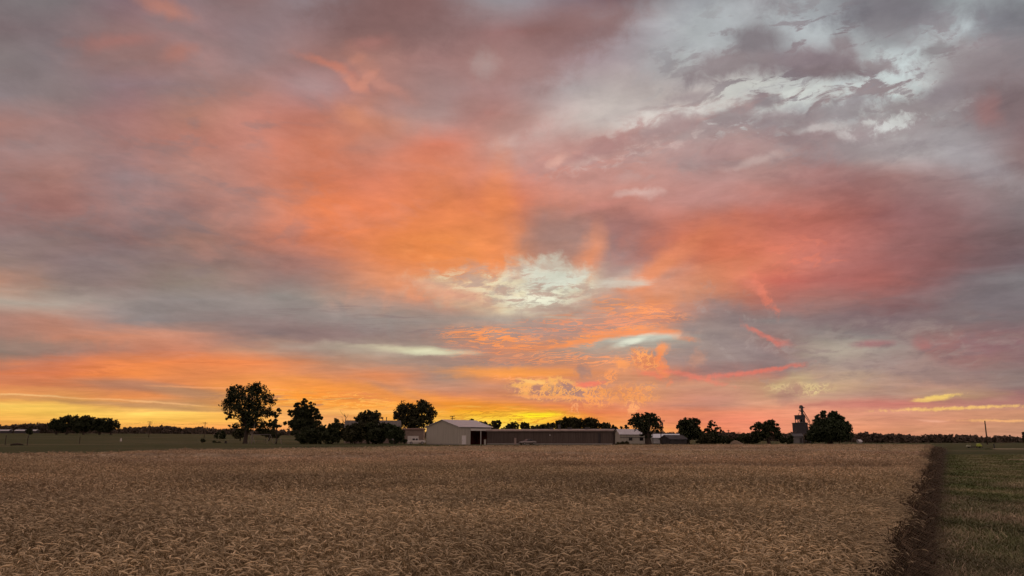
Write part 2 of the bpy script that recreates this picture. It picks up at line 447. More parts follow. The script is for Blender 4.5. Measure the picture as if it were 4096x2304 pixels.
# pale hole
cloud(543,290, 44,22, -4, (222,222,197), .9, .7, 'c', 1.2)
cloud(490,294, 54,16, -8, (224,194,158), .85, .7, 'c', 1.2)
cloud(540,304, 46,11, -6, (234,228,198), .85, .6, 's', 1.2)
cloud(562,280, 24,7, 10, (216,220,203), .8, .6, 'f', 1.0)
cloud(619,284, 22,4.5, 4, (210,202,186), .75, .7, 's', .9)
cloud(545,276, 32,12, 10, (216,216,198), .85, .8, 'c', 1.3)
cloud(452,288, 36,7, -12, (228,198,164), .65, .9, 'c', 1.3)
cloud(538,300, 28,9, -4, (242,240,214), .9, .7, 'c', 1.3)
scatter(520,288, 100,28, -4, (190,158,142), .85, nHo, .46, .60)
scatter(540,296, 70,16, -4, (186,172,156), .7, nHs, .48, .62)
scatter(480,286, 60,16, -4, (236,222,184), .7, M('SUBTRACT', 1.0, nHo), .52, .60)
cloud(565,311, 34,5, 0, (188,152,136), .75, .7, 's', 1.0)
cloud(602,303, 30,9, 10, (190,152,136), .75, .8, 'c', 1.0)
cloud(445,292, 40,7, -14, (226,152,122), .6, .9)
# grey bands to the left
cloud(330,330, 110,11, -4, (144,120,116), .75, .9, 's', .5)
cloud(420,316, 80,15, -10, (152,138,130), .7, .9)
cloud(300,312, 90,10, -8, (150,138,133), .7, .9)
scatter(370,322, 130,20, -4, (136,116,114), .55, nS, .5, .66)
cloud(415,350, 46,3.2, -3, (216,208,172), .85, .8, 's', .9, True)
cloud(424,352, 18,2.4, -2, (228,226,188), .8, .7, 's', .8, True)
cloud(350,348, 60,3.5, -4, (184,166,148), .6, .9, 's', .7)
# fire-lit ripples
scatter(560,345, 110,24, 0, (250,152,98), .7, nRp, .5, 1.0)
cloud(545,328, 50,12, 0, (164,142,136), .75, .8, 'c', 1.1)
cloud(612,322, 60,10, 4, (180,142,128), .7, .8, 'c', 1.1)
scatter(495,338, 56,11, -4, (253,156,92), .95, nRp, .35, .9)
scatter(640,309, 52,10, -8, (251,158,98), .9, nRp, .35, .9)
scatter(600,322, 90,12, 4, (240,150,108), .7, nRp, .4, 1.0)
cloud(634,342, 62,9, 5, (174,163,149), .9, .55, '0', 1, True)
scatter(600,336, 60,7, 10, (252,156,94), .95, nRp, .2, .8)
cloud(585,341, 44,2.6, 10, (248,152,94), .85, .7, 's', .8, True)
cloud(640,333, 44,2.8, 0, (248,150,96), .85, .7, 's', 1.0, True)
cloud(677,335, 18,3.2, -14, (246,150,98), .9, .7, 'f', .9, True)
cloud(648,338, 40,3, 4, (202,202,186), .75, .8, 's', .8, True)
cloud(630,342, 18,2.8, 18, (230,232,210), .85, .7, 's', 1.0, True)
scatter(660,345, 50,6, -4, (150,142,136), .6, nS, .48, .6)
cloud(590,352, 70,3.4, 2, (184,150,130), .6, .9, 's', 1.0)
scatter(585,361, 58,5, 0, (249,160,108), .9, nRp, .35, .9)
scatter(550,353, 40,3.5, 2, (240,158,112), .8, nRp, .35, .9)
cloud(505,372, 56,5, -2, (248,158,78), .85, .8, 's', .8)
scatter(525,378, 40,4, 0, (252,164,104), .8, nRp, .35, .9)
# grey slopes to the right of it
cloud(718,335, 34,20, -40, (162,144,138), .75, .8, 'c', .9)
cloud(735,320, 30,11, -30, (146,128,126), .7, .9, 'c', .8)
cloud(745,350, 60,9, -20, (146,130,128), .75, .8, 'c', .9)
cloud(700,356, 40,12, 0, (160,140,134), .75, .8, 'c', .9)
cloud(722,371, 40,6, 8, (152,124,120), .75, .8, 'c', .8)
scatter(740,335, 80,40, -30, (170,152,146), .6, nC, .52, .66)
cloud(764,292, 4,18, 30, (226,126,102), .7, .8, 'f', 1.4)
cloud(754,286, 12,5, -30, (220,130,108), .55, .9, 'f', 1.2)
cloud(764,336, 16,2.6, -28, (222,122,104), .65, .8, 'f', 1.2)
cloud(780,342, 12,3, -12, (212,120,106), .6, .8, 's', .9)
# sun-rimmed cumulus
cloud(648,361, 15,9, -20, (226,137,88), .8, .6, 'f', 1.4)
scatter(648,360, 19,12, -20, (254,167,99), .95, nRd, .45, 1.0)
cloud(662,350, 5,7, -20, (248,154,94), .85, .7, 'f', 1.4, True)
cloud(622,363, 8,4, -25, (250,161,97), .85, .7, 'f', 1.5, True)
cloud(662,366, 5,13, 24, (246,142,89), .85, .7, 'f', 1.3, True)
cloud(652,374, 14,3, -10, (238,132,102), .75, .8, 'f', 1.2)
cloud(690,376, 32,2.2, -13, (236,130,108), .65, .9, 'f', 1.3, True)
cloud(742,373, 42,2, 7, (236,126,106), .65, .9, 'f', 1.3, True)
cloud(770,369, 30,1.8, 10, (232,120,100), .6, .9, 'f', 1.2, True)
cloud(697,360, 6,8, -30, (214,154,126), .55, .9, 'f', 1.0)
cloud(540,389, 26,8, -4, (186,134,114), .8, .7, 'f', 1.0, True)
cloud(530,383, 18,2.2, 10, (255,188,102), .9, .6, 'f', 1.4, True)
cloud(526,390, 5,6, 0, (254,178,96), .85, .6, 'f', 1.5, True)
cloud(552,386, 8,7, 0, (254,184,99), .9, .6, 'f', 1.7, True)
scatter(536,388, 30,11, -4, (253,188,108), .92, nRd, .5, 1.0, .4)
cloud(567,391, 18,7, -8, (178,134,118), .9, .5, 'c', .7, True)
scatter(560,391, 46,11, -4, (253,176,99), .95, nRd, .5, 1.0, .4)
cloud(557,397, 42,1.5, -2, (250,167,99), .85, .6, 'f', .9, True)
cloud(533,381, 12,1.5, -8, (254,193,113), .85, .6, 'f', .9, True)
cloud(575,385, 14,1.6, -18, (252,182,108), .8, .7, 'f', 1.0, True)
cloud(584,371, 6,7, 8, (158,132,126), .65, .8, 'f', 1.4, True)
cloud(588,384, 14,2.6, 4, (244,126,100), .85, .6, 'f', 1.0, True)
scatter(606,378, 14,7, 30, (252,159,96), .95, nRd, .45, 1.0)
scatter(598,397, 16,12, -20, (253,165,92), .95, nRd, .45, 1.0)
scatter(628,395, 20,12, -10, (252,167,92), .95, nRd, .45, 1.0)
scatter(646,394, 16,10, 20, (248,163,94), .85, nRd, .5, 1.05)
cloud(626,394, 18,9, -10, (230,141,84), .4, .9, 'f', 1.5, True)
scatter(578,408, 8,8, 30, (250,169,108), .85, nRd, .45, 1.0)
scatter(632,407, 10,7, 40, (248,169,108), .85, nRd, .45, 1.0)
# right side
cloud(795,382, 20,8, 20, (204,180,132), .7, .9, 'c', .8)
scatter(800,388, 34,7, 0, (232,206,146), .8, nRd, .5, 1.0)
cloud(790,391, 14,8, 30, (178,130,118), .75, .7, 'c', 1.0)
cloud(840,352, 30,9, 0, (178,166,148), .65, .9, 'c', .8)
cloud(874,344, 17,3.6, 2, (158,108,110), .85, .7, 'c', .9, True)
cloud(926,346, 10,5, -15, (172,110,106), .7, .9)
cloud(955,355, 30,12, -20, (152,110,108), .65, .9, 'c', .8)
cloud(1000,345, 40,9, 0, (142,106,110), .75, .9)
cloud(900,366, 60,9, -8, (160,134,128), .65, .9, 'c', .9)
cloud(880,318, 60,8, 3, (132,110,112), .55, .9)
cloud(905,307, 30,5, 4, (136,100,100), .7, .9)
cloud(1000,300, 50,14, 5, (124,114,118), .65, .9)
scatter(900,350, 150,40, 0, (168,150,142), .5, nUR, .48, .68)
scatter(900,340, 160,50, 0, (134,112,113), .5, nHo, .46, .68)
cloud(940,378, 24,6, -8, (150,124,118), .7, .9)
cloud(880,404, 70,4, 0, (196,120,108), .65, .8, 's', .8)
cloud(990,402, 50,4, 0, (176,118,112), .65, .8, 's', .8)
cloud(938,397, 17,1.9, 8, (246,206,114), .92, .7, 'f', 1.5, True)
cloud(926,400, 14,1.6, 6, (240,196,112), .8, .7, 's', 1.2, True)
cloud(957,408, 56,1.5, 2, (248,198,116), .92, .8, 'f', 1.5, True)
cloud(1000,421, 34,1.1, -1, (244,180,118), .85, .8, 'f', 1.2, True)
cloud(932,420, 14,1.1, -2, (236,172,142), .7, .7, 's', .8, True)
# low in the left: grey wedge, gold lines
scatter(120,368, 150,14, 2, (214,122,74), .7, nS, .5, .64)
cloud(132,385, 56,5, -4, (184,128,98), .9, .6, 's', .3, True)
cloud(195,393, 40,5, -6, (182,136,100), .85, .7, 's', .3, True)
cloud(40,396, 60,1.0, -3, (246,202,134), .55, .7, 's', .9, True)
cloud(60,400, 100,2, -3, (200,148,92), .6, .7, 's', .6, True)
cloud(160,407, 90,2.4, -3, (192,144,96), .7, .7, 's', .6, True)
cloud(150,402, 46,.9, -4, (246,192,126), .6, .7, 's', .9, True)
cloud(225,388, 50,1.0, -2, (250,168,108), .5, .7, 's', 1.0, True)
cloud(40,347, 60,8, 0, (148,126,114), .65, .9)
# the set sun
scatter(300,404, 110,12, -3, (192,138,98), .75, nS, .52, .62)
scatter(330,402, 110,12, -3, (255,186,88), .8, nRp, .4, 1.0)
cloud(400,392, 30,3, -18, (178,134,112), .6, .9, 's', .8, True)
cloud(440,400, 110,5, -8, (250,160,62), .5, .9, 's', .8)
cloud(360,412, 60,2, 0, (254,190,100), .7, .8, 's', 1.2, True)
cloud(500,408, 70,4, -4, (242,150,48), .6, .8, 's', 1.2, True)
cloud(530,416, 34,5, 0, (255,206,60), .8, .9, 's', 1.0, True)
cloud(536,415, 20,2.6, 4, (255,236,40), .95, .7, 's', 1.0, True)
scatter(510,416, 90,10, 0, (216,146,46), .75, nRp, .4, 1.0)
scatter(470,414, 100,9, -2, (255,204,92), .6, nS, .54, .64)
cloud(530,427, 36,2.4, 0, (255,218,100), .75, .9, 's', .8, True)
cloud(560,434, 16,3, 0, (255,226,132), .75, .9, '0', 1, True)

# overall ripple of the deck, finer towards the horizon
rip = MR(NOISE(deck, 2.2, 8, 0.62, 0.4), 0.3, 0.7, 0.88, 1.12)
sky = MIX(1.0, sky, XYZ(rip, rip, rip), 'MULTIPLY')
fn = MR(NOISE(deck, 7.5, 7, 0.62, 0.3), 0.32, 0.68, 0.91, 1.09)
sky = MIX(MR(cyp, 250.0, 400.0, 1.0, 0.3), sky, MIX(1.0, sky, XYZ(fn, fn, fn), 'MULTIPLY'))
mot = NOISE(V('ADD', deck, (3.1, 5.7, 0)), 4.2, 7, 0.6, 0.5)
mz = M('MULTIPLY', MR(cxp, 470.0, 760.0, 0.15, 0.6), MR(cyp, 150.0, 300.0, 1.0, 0.45))
sky = MIX(M('MULTIPLY', mz, MR(mot, 0.50, 0.62, 0.0, 0.75, 'SMOOTHSTEP')), sky, MIX(1.0, sky, (0.74, 0.72, 0.76, 1), 'MULTIPLY'))
sky = MIX(M('MULTIPLY', mz, MR(mot, 0.36, 0.46, 0.6, 0.0, 'SMOOTHSTEP')), sky, MIX(1.0, sky, (1.16, 1.17, 1.18, 1), 'MULTIPLY'))
gold = M('MULTIPLY', MR(cyp, 375.0, 425.0, 0.0, 1.0), MR(cxp, 540.0, 660.0, 1.0, 0.0))
sky = MIX(gold, sky, MIX(1.0, sky, (1.02, 0.955, 1.05, 1), 'MULTIPLY'))
str_f = M('MULTIPLY', MR(cyp, 345.0, 420.0, 0.0, 0.6), MR(cxp, 560.0, 680.0, 1.0, 0.45))
strk = MR(NOISE(V('MULTIPLY', P, (0.012, 0.19, 0)), 1.0, 6, 0.6, 1.4), 0.3, 0.7, 0.76, 1.2)
sky = MIX(str_f, sky, MIX(1.0, sky, XYZ(strk, strk, strk), 'MULTIPLY'))

# rest of the dome: clear dusk sky behind a broken mauve deck
ns = nd('ShaderNodeTexSky', sky_type='NISHITA')
ns.sun_disc = False
ns.sun_elevation = SUN_EL
ns.sun_rotation = SUN_AZ
ns.air_density = 1.3; ns.dust_density = 2.5
clear = MIX(1.0, ns.outputs[0], (0.12, 0.12, 0.12, 1), 'MULTIPLY')
cov = MR(NOISE(deck, 1.1, 6, 0.55), 0.35, 0.6, 0.35, 0.95)
tone = MIX(MR(nC, 0.3, 0.7, 0.0, 1.0), srgb(150, 132, 130), srgb(176, 150, 144))
rest = MIX(1.0, MIX(cov, clear, tone), (1.75, 1.70, 1.64, 1), "MULTIPLY")  # sky out of view brightened to lift the wheat and foreground
side = MR(V('DOT_PRODUCT', d, (0, cp, sp)), 0.55, 0.78, 0.0, 1.0, 'SMOOTHSTEP')
sky = MIX(side, rest, sky)
bg = nd('ShaderNodeBackground'); WL.new(sky, bg.inputs[0]); bg.inputs[1].default_value = SKY_GAIN
out = nd('ShaderNodeOutputWorld'); WL.new(bg.outputs[0], out.inputs[0])
world.cycles.sampling_method = 'MANUAL'
world.cycles.sample_map_resolution = 512

sun = bpy.data.lights.new('sun', 'SUN')
sun.energy = 0.4; sun.angle = R(12); sun.color = (1.0, 0.55, 0.25)
so = bpy.data.objects.new('sun', sun); col.objects.link(so)
so.location = (0, 0, 60)
dirv = Vector((math.sin(SUN_AZ) * math.cos(SUN_EL), math.cos(SUN_AZ) * math.cos(SUN_EL), math.sin(SUN_EL)))
so.rotation_euler = dirv.to_track_quat('Z', 'Y').to_euler()
# ---------------------------------------------------------------- ground
FAR_PX = [(-900,1809),(-300,1809),(0,1808),(400,1807),(480,1803),(800,1796),(1250,1788),(1700,1783),(2500,1779),(3300,1776),(3742,1775)]
FAR = np.array([on_plane(px, py, 0.8) for px, py in FAR_PX])
a0 = np.array(on_plane(3560, 2304, 0.8)); a1 = np.array(on_plane(3742, 1777, 0.8))
EK = (a1[0] - a0[0]) / (a1[1] - a0[1]); EC = a0[0] - EK * a0[1] - 0.43     # wheat border  X = EK*Y + EC
def edge_dist(X, Y):
    """metres inside the wheat, measured from its mown border"""
    return (EK * Y + EC - X) / math.sqrt(1 + EK * EK)
def far_y(X): return np.interp(X, FAR[:, 0], FAR[:, 1])

def ground_material():
    m = bpy.data.materials.new('turf'); m.use_nodes = True
    nt = m.node_tree; N, L = nt.nodes, nt.links
    b = N['Principled BSDF']; b.inputs['Roughness'].default_value = 0.95; b.inputs['Specular IOR Level'].default_value = 0.1
    tc = N.new('ShaderNodeTexCoord'); 
    def noise(scale, det, rough=0.6, st=(1, 1, 1)):
        mp = N.new('ShaderNodeMapping'); mp.inputs['Scale'].default_value = st; L.new(tc.outputs['Object'], mp.inputs[0])
        n = N.new('ShaderNodeTexNoise'); n.inputs['Scale'].default_value = scale; n.inputs['Detail'].default_value = det; n.inputs['Roughness'].default_value = rough
        L.new(mp.outputs[0], n.inputs['Vector']); return n.outputs['Fac']
    def mr(x, a, b_, c, d_):
        n = N.new('ShaderNodeMapRange'); L.new(x, n.inputs[0])
        for i, v in enumerate((a, b_, c, d_)): n.inputs[i + 1].default_value = v
        return n.outputs[0]
    def mix(f, a, b_):
        n = N.new('ShaderNodeMix'); n.data_type = 'RGBA'
        L.new(f, n.inputs[0])
        for i, v in ((6, a), (7, b_)):
            if isinstance(v, tuple): n.inputs[i].default_value = v
            else: L.new(v, n.inputs[i])
        return n.outputs[2]
    g = mix(mr(noise(0.12, 4), 0.35, 0.65, 0, 1), (0.040, 0.072, 0.018, 1), (0.082, 0.086, 0.032, 1))
    g = mix(mr(noise(1.8, 6), 0.35, 0.7, 0, 1), g, (0.066, 0.062, 0.030, 1))
    dry = mr(noise(0.05, 3, 0.5, (0.25, 1, 1)), 0.52, 0.66, 0, 0.8)
    g = mix(dry, g, (0.125, 0.112, 0.060, 1))
    fine = mr(noise(22, 3), 0.3, 0.7, 0.7, 1.3)
    mu = N.new('ShaderNodeMix'); mu.data_type = 'RGBA'; mu.blend_type = 'MULTIPLY'; mu.inputs[0].default_value = 1
    cb = N.new('ShaderNodeCombineXYZ')
    for i in range(3): L.new(fine, cb.inputs[i])
    L.new(g, mu.inputs[6]); L.new(cb.outputs[0], mu.inputs[7])
    L.new(mu.outputs[2], b.inputs['Base Color'])
    bp = N.new('ShaderNodeBump'); bp.inputs['Strength'].default_value = 0.5; bp.inputs['Distance'].default_value = 0.05
    L.new(noise(6, 5), bp.inputs['Height']); L.new(bp.outputs[0], b.inputs['Normal'])
    return m
M_turf = ground_material()
rad = np.concatenate([[0.01], np.geomspace(2, 9000, 90)])
ang = np.linspace(-math.pi, math.pi, 181)
RR, AA = np.meshgrid(rad, ang, indexing='ij')
GX, GY = RR * np.sin(AA), RR * np.cos(AA)
GZ = np.where(GY > 0, terrain(GX, GY), 0.0)
Vg = np.stack([GX, GY, GZ], -1).reshape(-1, 3)
na_ = len(ang)
ii, jj = np.meshgrid(np.arange(len(rad) - 1), np.arange(na_ - 1), indexing='ij')
k = (ii * na_ + jj).ravel()
Qg = np.stack([k, k + na_, k + na_ + 1, k + 1], -1)
ground = tag(mesh_np('ground', Vg, Qg, [M_turf], smooth=True), kind='structure')

# gravel yard in front of the farm buildings, a sheet just above the ground
M_gravel = mat('gravel', (0.13, 0.115, 0.10, 1), 0.95, 0.35, 1.2, bump=0.4)
def sheet(name, pts, m, z):
    mb = MB(); mb.add([(x, y, z) for x, y in pts], [tuple(range(len(pts)))])
    return tag(mb.build(name, m), kind='structure')
yard = [(-24, 196), (-8, 190), (20, 188), (52, 192), (64, 200), (60, 236), (20, 250), (-20, 246), (-26, 222)]
sheet('gravel_yard', yard, M_gravel, 0.02)
M_track = mat('mown_track', (0.155, 0.135, 0.070, 1), 0.95, 0.3, 0.4)
def ribbon(name, px, w, m, zoff):
    P_ = [on_plane(a, b, 0.0) for a, b in px]
    vs, fs = [], []
    for i, (x, y) in enumerate(P_):
        for s_ in (-1, 1):
            yy = y + s_ * w / 2
            vs.append((x, yy, float(terrain(x, yy)) + zoff))
    for i in range(len(P_) - 1): fs.append((2*i, 2*i+2, 2*i+3, 2*i+1))
    mb = MB(); mb.add(vs, fs)
    return tag(mb.build(name, m), kind='structure')
ribbon('mown_track', [(-200,1783.2),(0,1783),(150,1782),(300,1780.5),(450,1779.5),(600,1778.5),(800,1777)], 5.0, M_track, 0.06)
ribbon('farm_lane', [(842,1769),(900,1769.4),(970,1770),(1100,1770.5),(1200,1771)], 6.0, M_track, 0.06)
# straw left in swaths on the mown strip
M_straw = mat('cut_straw', (0.34, 0.29, 0.18, 1), 0.95, 0.3, 2.0, bump=0.5)
def swath(px, w):
    P_ = [on_plane(a, b, 0.0) for a, b in px]
    vs, fs = [], []
    for x, y in P_:
        j = rng.uniform(-.25, .25)
        for s_, z in ((-1, .012), (-.5, .07), (0, .10), (.5, .07), (1, .012)):
            vs.append((x, y + j + s_ * w / 2 * rng.uniform(.7, 1.2), z + (rng.uniform(-.02, .02) if abs(s_) < 1 else 0)))
    for i in range(len(P_) - 1):
        for q in range(4): fs.append((5*i+q, 5*i+5+q, 5*i+6+q, 5*i+1+q))
    mb = MB(); mb.add(vs, fs)
    return tag(mb.build('cut_straw', M_straw), kind='stuff')
def dense(p, n=30): 
    t = np.linspace(0, 1, n); xs = np.interp(t, np.linspace(0, 1, len(p)), [a for a, _ in p]); ys = np.interp(t, np.linspace(0, 1, len(p)), [b for _, b in p])
    return list(zip(xs, ys))
swath(dense([(4028,1840),(4090,1842),(4200,1846)]), 0.9)
swath(dense([(4066,1859),(4110,1861),(4220,1866)]), 0.8)
swath(dense([(3960,1797),(4100,1796.5),(4300,1796)]), 3.5)

M_soil_shade = mat('soil_and_shade', (.045, .036, .024, 1), .95, .35, 3.0, bump=.5, spec=0)  # dark soil, with the shade beside the wheat put into its colour
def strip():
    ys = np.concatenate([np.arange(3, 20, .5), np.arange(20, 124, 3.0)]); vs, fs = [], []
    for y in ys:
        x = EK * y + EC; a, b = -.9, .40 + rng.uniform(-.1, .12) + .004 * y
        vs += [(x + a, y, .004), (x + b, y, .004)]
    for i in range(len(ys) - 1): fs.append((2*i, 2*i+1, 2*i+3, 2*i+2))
    mb = MB(); mb.add(vs, fs); tag(mb.build('soil_shade_strip', M_soil_shade), kind='structure')
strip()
# mown grass beside the wheat
def blades():
    n = 330000
    Y = 3.0 + 80 * rng.random(n) ** 1.9
    X = EK * Y + EC + 0.06 + .38 * rng.random(n) + rng.random(n) ** 1.5 * (1.8 + 0.34 * Y)
    h = rng.uniform(.03, .09, n) * (1 + 0.7 * (rng.random(n) < .08)); w = rng.uniform(.003, .006, n) * (1 + Y / 14)
    a = rng.uniform(0, 6.283, n); lean = rng.uniform(.3, 1.6, n) * h; b = rng.uniform(0, 6.283, n)
    dxv, dyv = np.cos(a) * w, np.sin(a) * w
    lx, ly = np.cos(b) * lean, np.sin(b) * lean
    z = np.zeros(n)
    p = [np.stack([X - dxv, Y - dyv, z], -1), np.stack([X + dxv, Y + dyv, z], -1),
         np.stack([X + dxv * .6 + lx * .5, Y + dyv * .6 + ly * .5, h * .7], -1), np.stack([X - dxv * .6 + lx * .5, Y - dyv * .6 + ly * .5, h * .7], -1),
         np.stack([X + lx * 1.2, Y + ly * 1.2, h], -1)]
    Vb = np.stack(p, 1).reshape(-1, 3)
    k = np.arange(n)[:, None] * 5
    dryness = (np.sin(X * 1.3 + np.sin(Y * .7) * 2) * .5 + .5) * .5 + rng.random(n) * .5
    far_ = sm(9, 34, Y + 7 * np.sin(X * .9) + rng.normal(0, 3, n))[:, None]
    c = np.where((dryness > .45)[:, None], np.array([.40, .32, .215]) + far_ * (np.array([.25, .235, .12]) - np.array([.40, .32, .215])), np.array([.18, .17, .095]) + far_ * (np.array([.12, .155, .055]) - np.array([.18, .17, .095]))) * (rng.uniform(.7, 1.35, n) * (.7 + .6 * (np.sin(X * 2.1 + Y * .6) * np.sin(Y * .43 + X * .8) * .5 + .5)))[:, None]
    return tag(mesh_np('grass', Vb, k + np.array([0, 1, 2, 3]), [mat('grass_blade', (1, 1, 1, 1), .8, .0, attr='tone')], T=k + np.array([3, 2, 4]), colr=np.repeat(c, 5, 0)), kind='stuff', cat='grass', label='short mown grass on the strip beside the wheat')
blades()
# ---------------------------------------------------------------- wheat
TRAM_PX = [
 [(2060,1846),(2400,1843),(2700,1840),(3100,1842),(3600,1847)],
 [(2550,1791),(3000,1793),(3400,1796),(3760,1800)],
 [(330,1812),(560,1811),(850,1813),(1250,1816),(1800,1813)],
 [(1900,1797),(2300,1806),(2700,1810)],
 [(1700,1890),(2050,1897),(2500,1893)],
]
TRAMS = []
for t in TRAM_PX:
    q = np.array([on_plane(a, b, 0.8) for a, b in t]); TRAMS.append(q)
WID = [4.5, 9.0, 7.0, 8.0, 3.0]; DEP = [.27, .34, .24, .24, .10]
def vnoise(X, Y, s, seed):
    """smooth value noise"""
    r2 = np.random.default_rng(seed); G = r2.random((64, 64))
    x, y = X / s, Y / s
    i, j = np.floor(x).astype(int), np.floor(y).astype(int)
    u, v = x - i, y - j; u = u*u*(3-2*u); v = v*v*(3-2*v)
    g = lambda a, b: G[a % 64, b % 64]
    return (g(i,j)*(1-u)+g(i+1,j)*u)*(1-v)+(g(i,j+1)*(1-u)+g(i+1,j+1)*u)*v
def dip(X, Y):
    d = np.zeros_like(X)
    for q, w, dep in zip(TRAMS, WID, DEP):
        o = np.argsort(q[:, 0]); q = q[o]
        dy_ = (Y - np.interp(X, q[:, 0], q[:, 1]))
        end = sm(q[0, 0] - 3, q[0, 0] + 3, X) * (1 - sm(q[-1, 0] - 3, q[-1, 0] + 3, X))
        near = np.where(dy_ <= 0, np.exp(-(np.minimum(dy_, 0) / w) ** 2), np.exp(-(dy_ / .5) ** 2))   # drops to a wheeling, then a full bank behind it
        d = np.maximum(d, dep * near * end * (0.7 + 0.6 * vnoise(X, Y, 4.0, 5)))
    return d
def crop_h(X, Y):
    h = 0.80 + 0.07 * (vnoise(X, Y, 1.1, 1) - .5) + 0.12 * (vnoise(X, Y, 6, 2) - .5) + .06 * (vnoise(X, Y, 25, 3) - .5)
    h = h - dip(X, Y)
    e = edge_dist(X, Y)
    return h * (0.74 + 0.26 * sm(-.1, .5, e))

def tubes(path, rad, k, col_):
    """path (m,3), rad (m,), k sides -> verts, quads, colours"""
    m = len(path); V_ = []; 
    for i in range(m):
        t = path[min(i+1, m-1)] - path[max(i-1, 0)]; t = t / (np.linalg.norm(t) + 1e-9)
        a = np.cross(t, [0.13, 0.99, 0.07]); a /= np.linalg.norm(a) + 1e-9; b = np.cross(t, a)
        for j in range(k):
            th = 2 * math.pi * j / k
            V_.append(path[i] + (a * math.cos(th) + b * math.sin(th)) * rad[i])
    Q_ = [(i*k+j, i*k+(j+1) % k, (i+1)*k+(j+1) % k, (i+1)*k+j) for i in range(m-1) for j in range(k)]
    return np.array(V_), np.array(Q_), np.repeat(np.array(col_)[None], len(V_), 0)
def join(parts):
    V_, Q_, C_, n = [], [], [], 0
    for v, q, c in parts: V_.append(v); Q_.append(q + n); C_.append(c); n += len(v)
    return np.concatenate(V_), np.concatenate(Q_), np.concatenate(C_)
STRAW = (.41, .31, .19); HEAD = (.66, .52, .355); LEAF = (.34, .235, .125)
def ear(r, lod, nod):
    """unit-height stalk (ear neck at z=1) bowing over by nod radians; lengths in metres for the ear"""
    az = r.uniform(0, 6.283); ax = np.array([math.cos(az), math.sin(az), 0]); up = np.array([0, 0, 1.0])
    lean = r.uniform(0, .10)
    parts = []
    base = np.zeros(3); neck = up * .78 + ax * lean
    # neck arc
    arc = [neck]; th = .15; p = neck.copy(); L = r.uniform(.10, .17)
    na2 = {0: 4, 1: 2, 2: 1}[lod]
    for i in range(na2):
        th += nod * .6 / na2; p = p + (up * math.cos(th) + ax * math.sin(th)) * L / na2; arc.append(p.copy())
    hd = [p.copy()]; nh = {0: 5, 1: 3, 2: 2}[lod]; HL = r.uniform(.075, .11)
    for i in range(nh):
        th += nod * .4 / nh; p = p + (up * math.cos(th) + ax * math.sin(th)) * HL / nh; hd.append(p.copy())
    sc = r.uniform(.85, 1.25)
    hr = {0: [.0024, .0058, .0066, .006, .0047, .0016], 1: [.003, .0085, .0078, .0028], 2: [.008, .016, .006]}[lod]
    parts.append(tubes(np.array(hd), np.array(hr) * sc, 4 if lod == 0 else 3, np.array(HEAD) * r.uniform(.75, 1.25)))
    st = np.array([base, neck * .55, *arc] if lod == 0 else [base, neck, arc[-1]])
    sr = np.array([.0022] * len(st)) * (1 if lod == 0 else 1.8)
    sv, sq, sc_ = tubes(st, sr, 3, np.array(STRAW) * r.uniform(.8, 1.2))
    parts.append((sv, sq, sc_ * (.08 + .92 * np.clip((sv[:, 2] - .30) / .55, 0, 1) ** 1.6)[:, None]))  # darker downwards: weathered feet and shade inside the crop, put into the colour
    if lod < 2:
        for _ in range(2 if lod == 0 else 1):
            z0 = r.uniform(.35, .75); b = r.uniform(0, 6.283); o = np.array([math.cos(b), math.sin(b), 0]); s_ = np.array([-o[1], o[0], 0])
            l = r.uniform(.10, .22); w = r.uniform(.004, .008); cs = neck * z0 / .78; lt = .35 + .65 * (z0 - .35) / .4  # lt darkens low leaves: the shade among the stalks is in the colour
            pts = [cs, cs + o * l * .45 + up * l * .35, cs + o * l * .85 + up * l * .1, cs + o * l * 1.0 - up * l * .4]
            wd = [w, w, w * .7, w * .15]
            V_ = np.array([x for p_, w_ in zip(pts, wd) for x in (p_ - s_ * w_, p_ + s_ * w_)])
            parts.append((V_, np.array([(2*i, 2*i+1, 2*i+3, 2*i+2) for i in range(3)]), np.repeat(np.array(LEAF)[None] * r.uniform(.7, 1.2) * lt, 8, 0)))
    return join(parts)
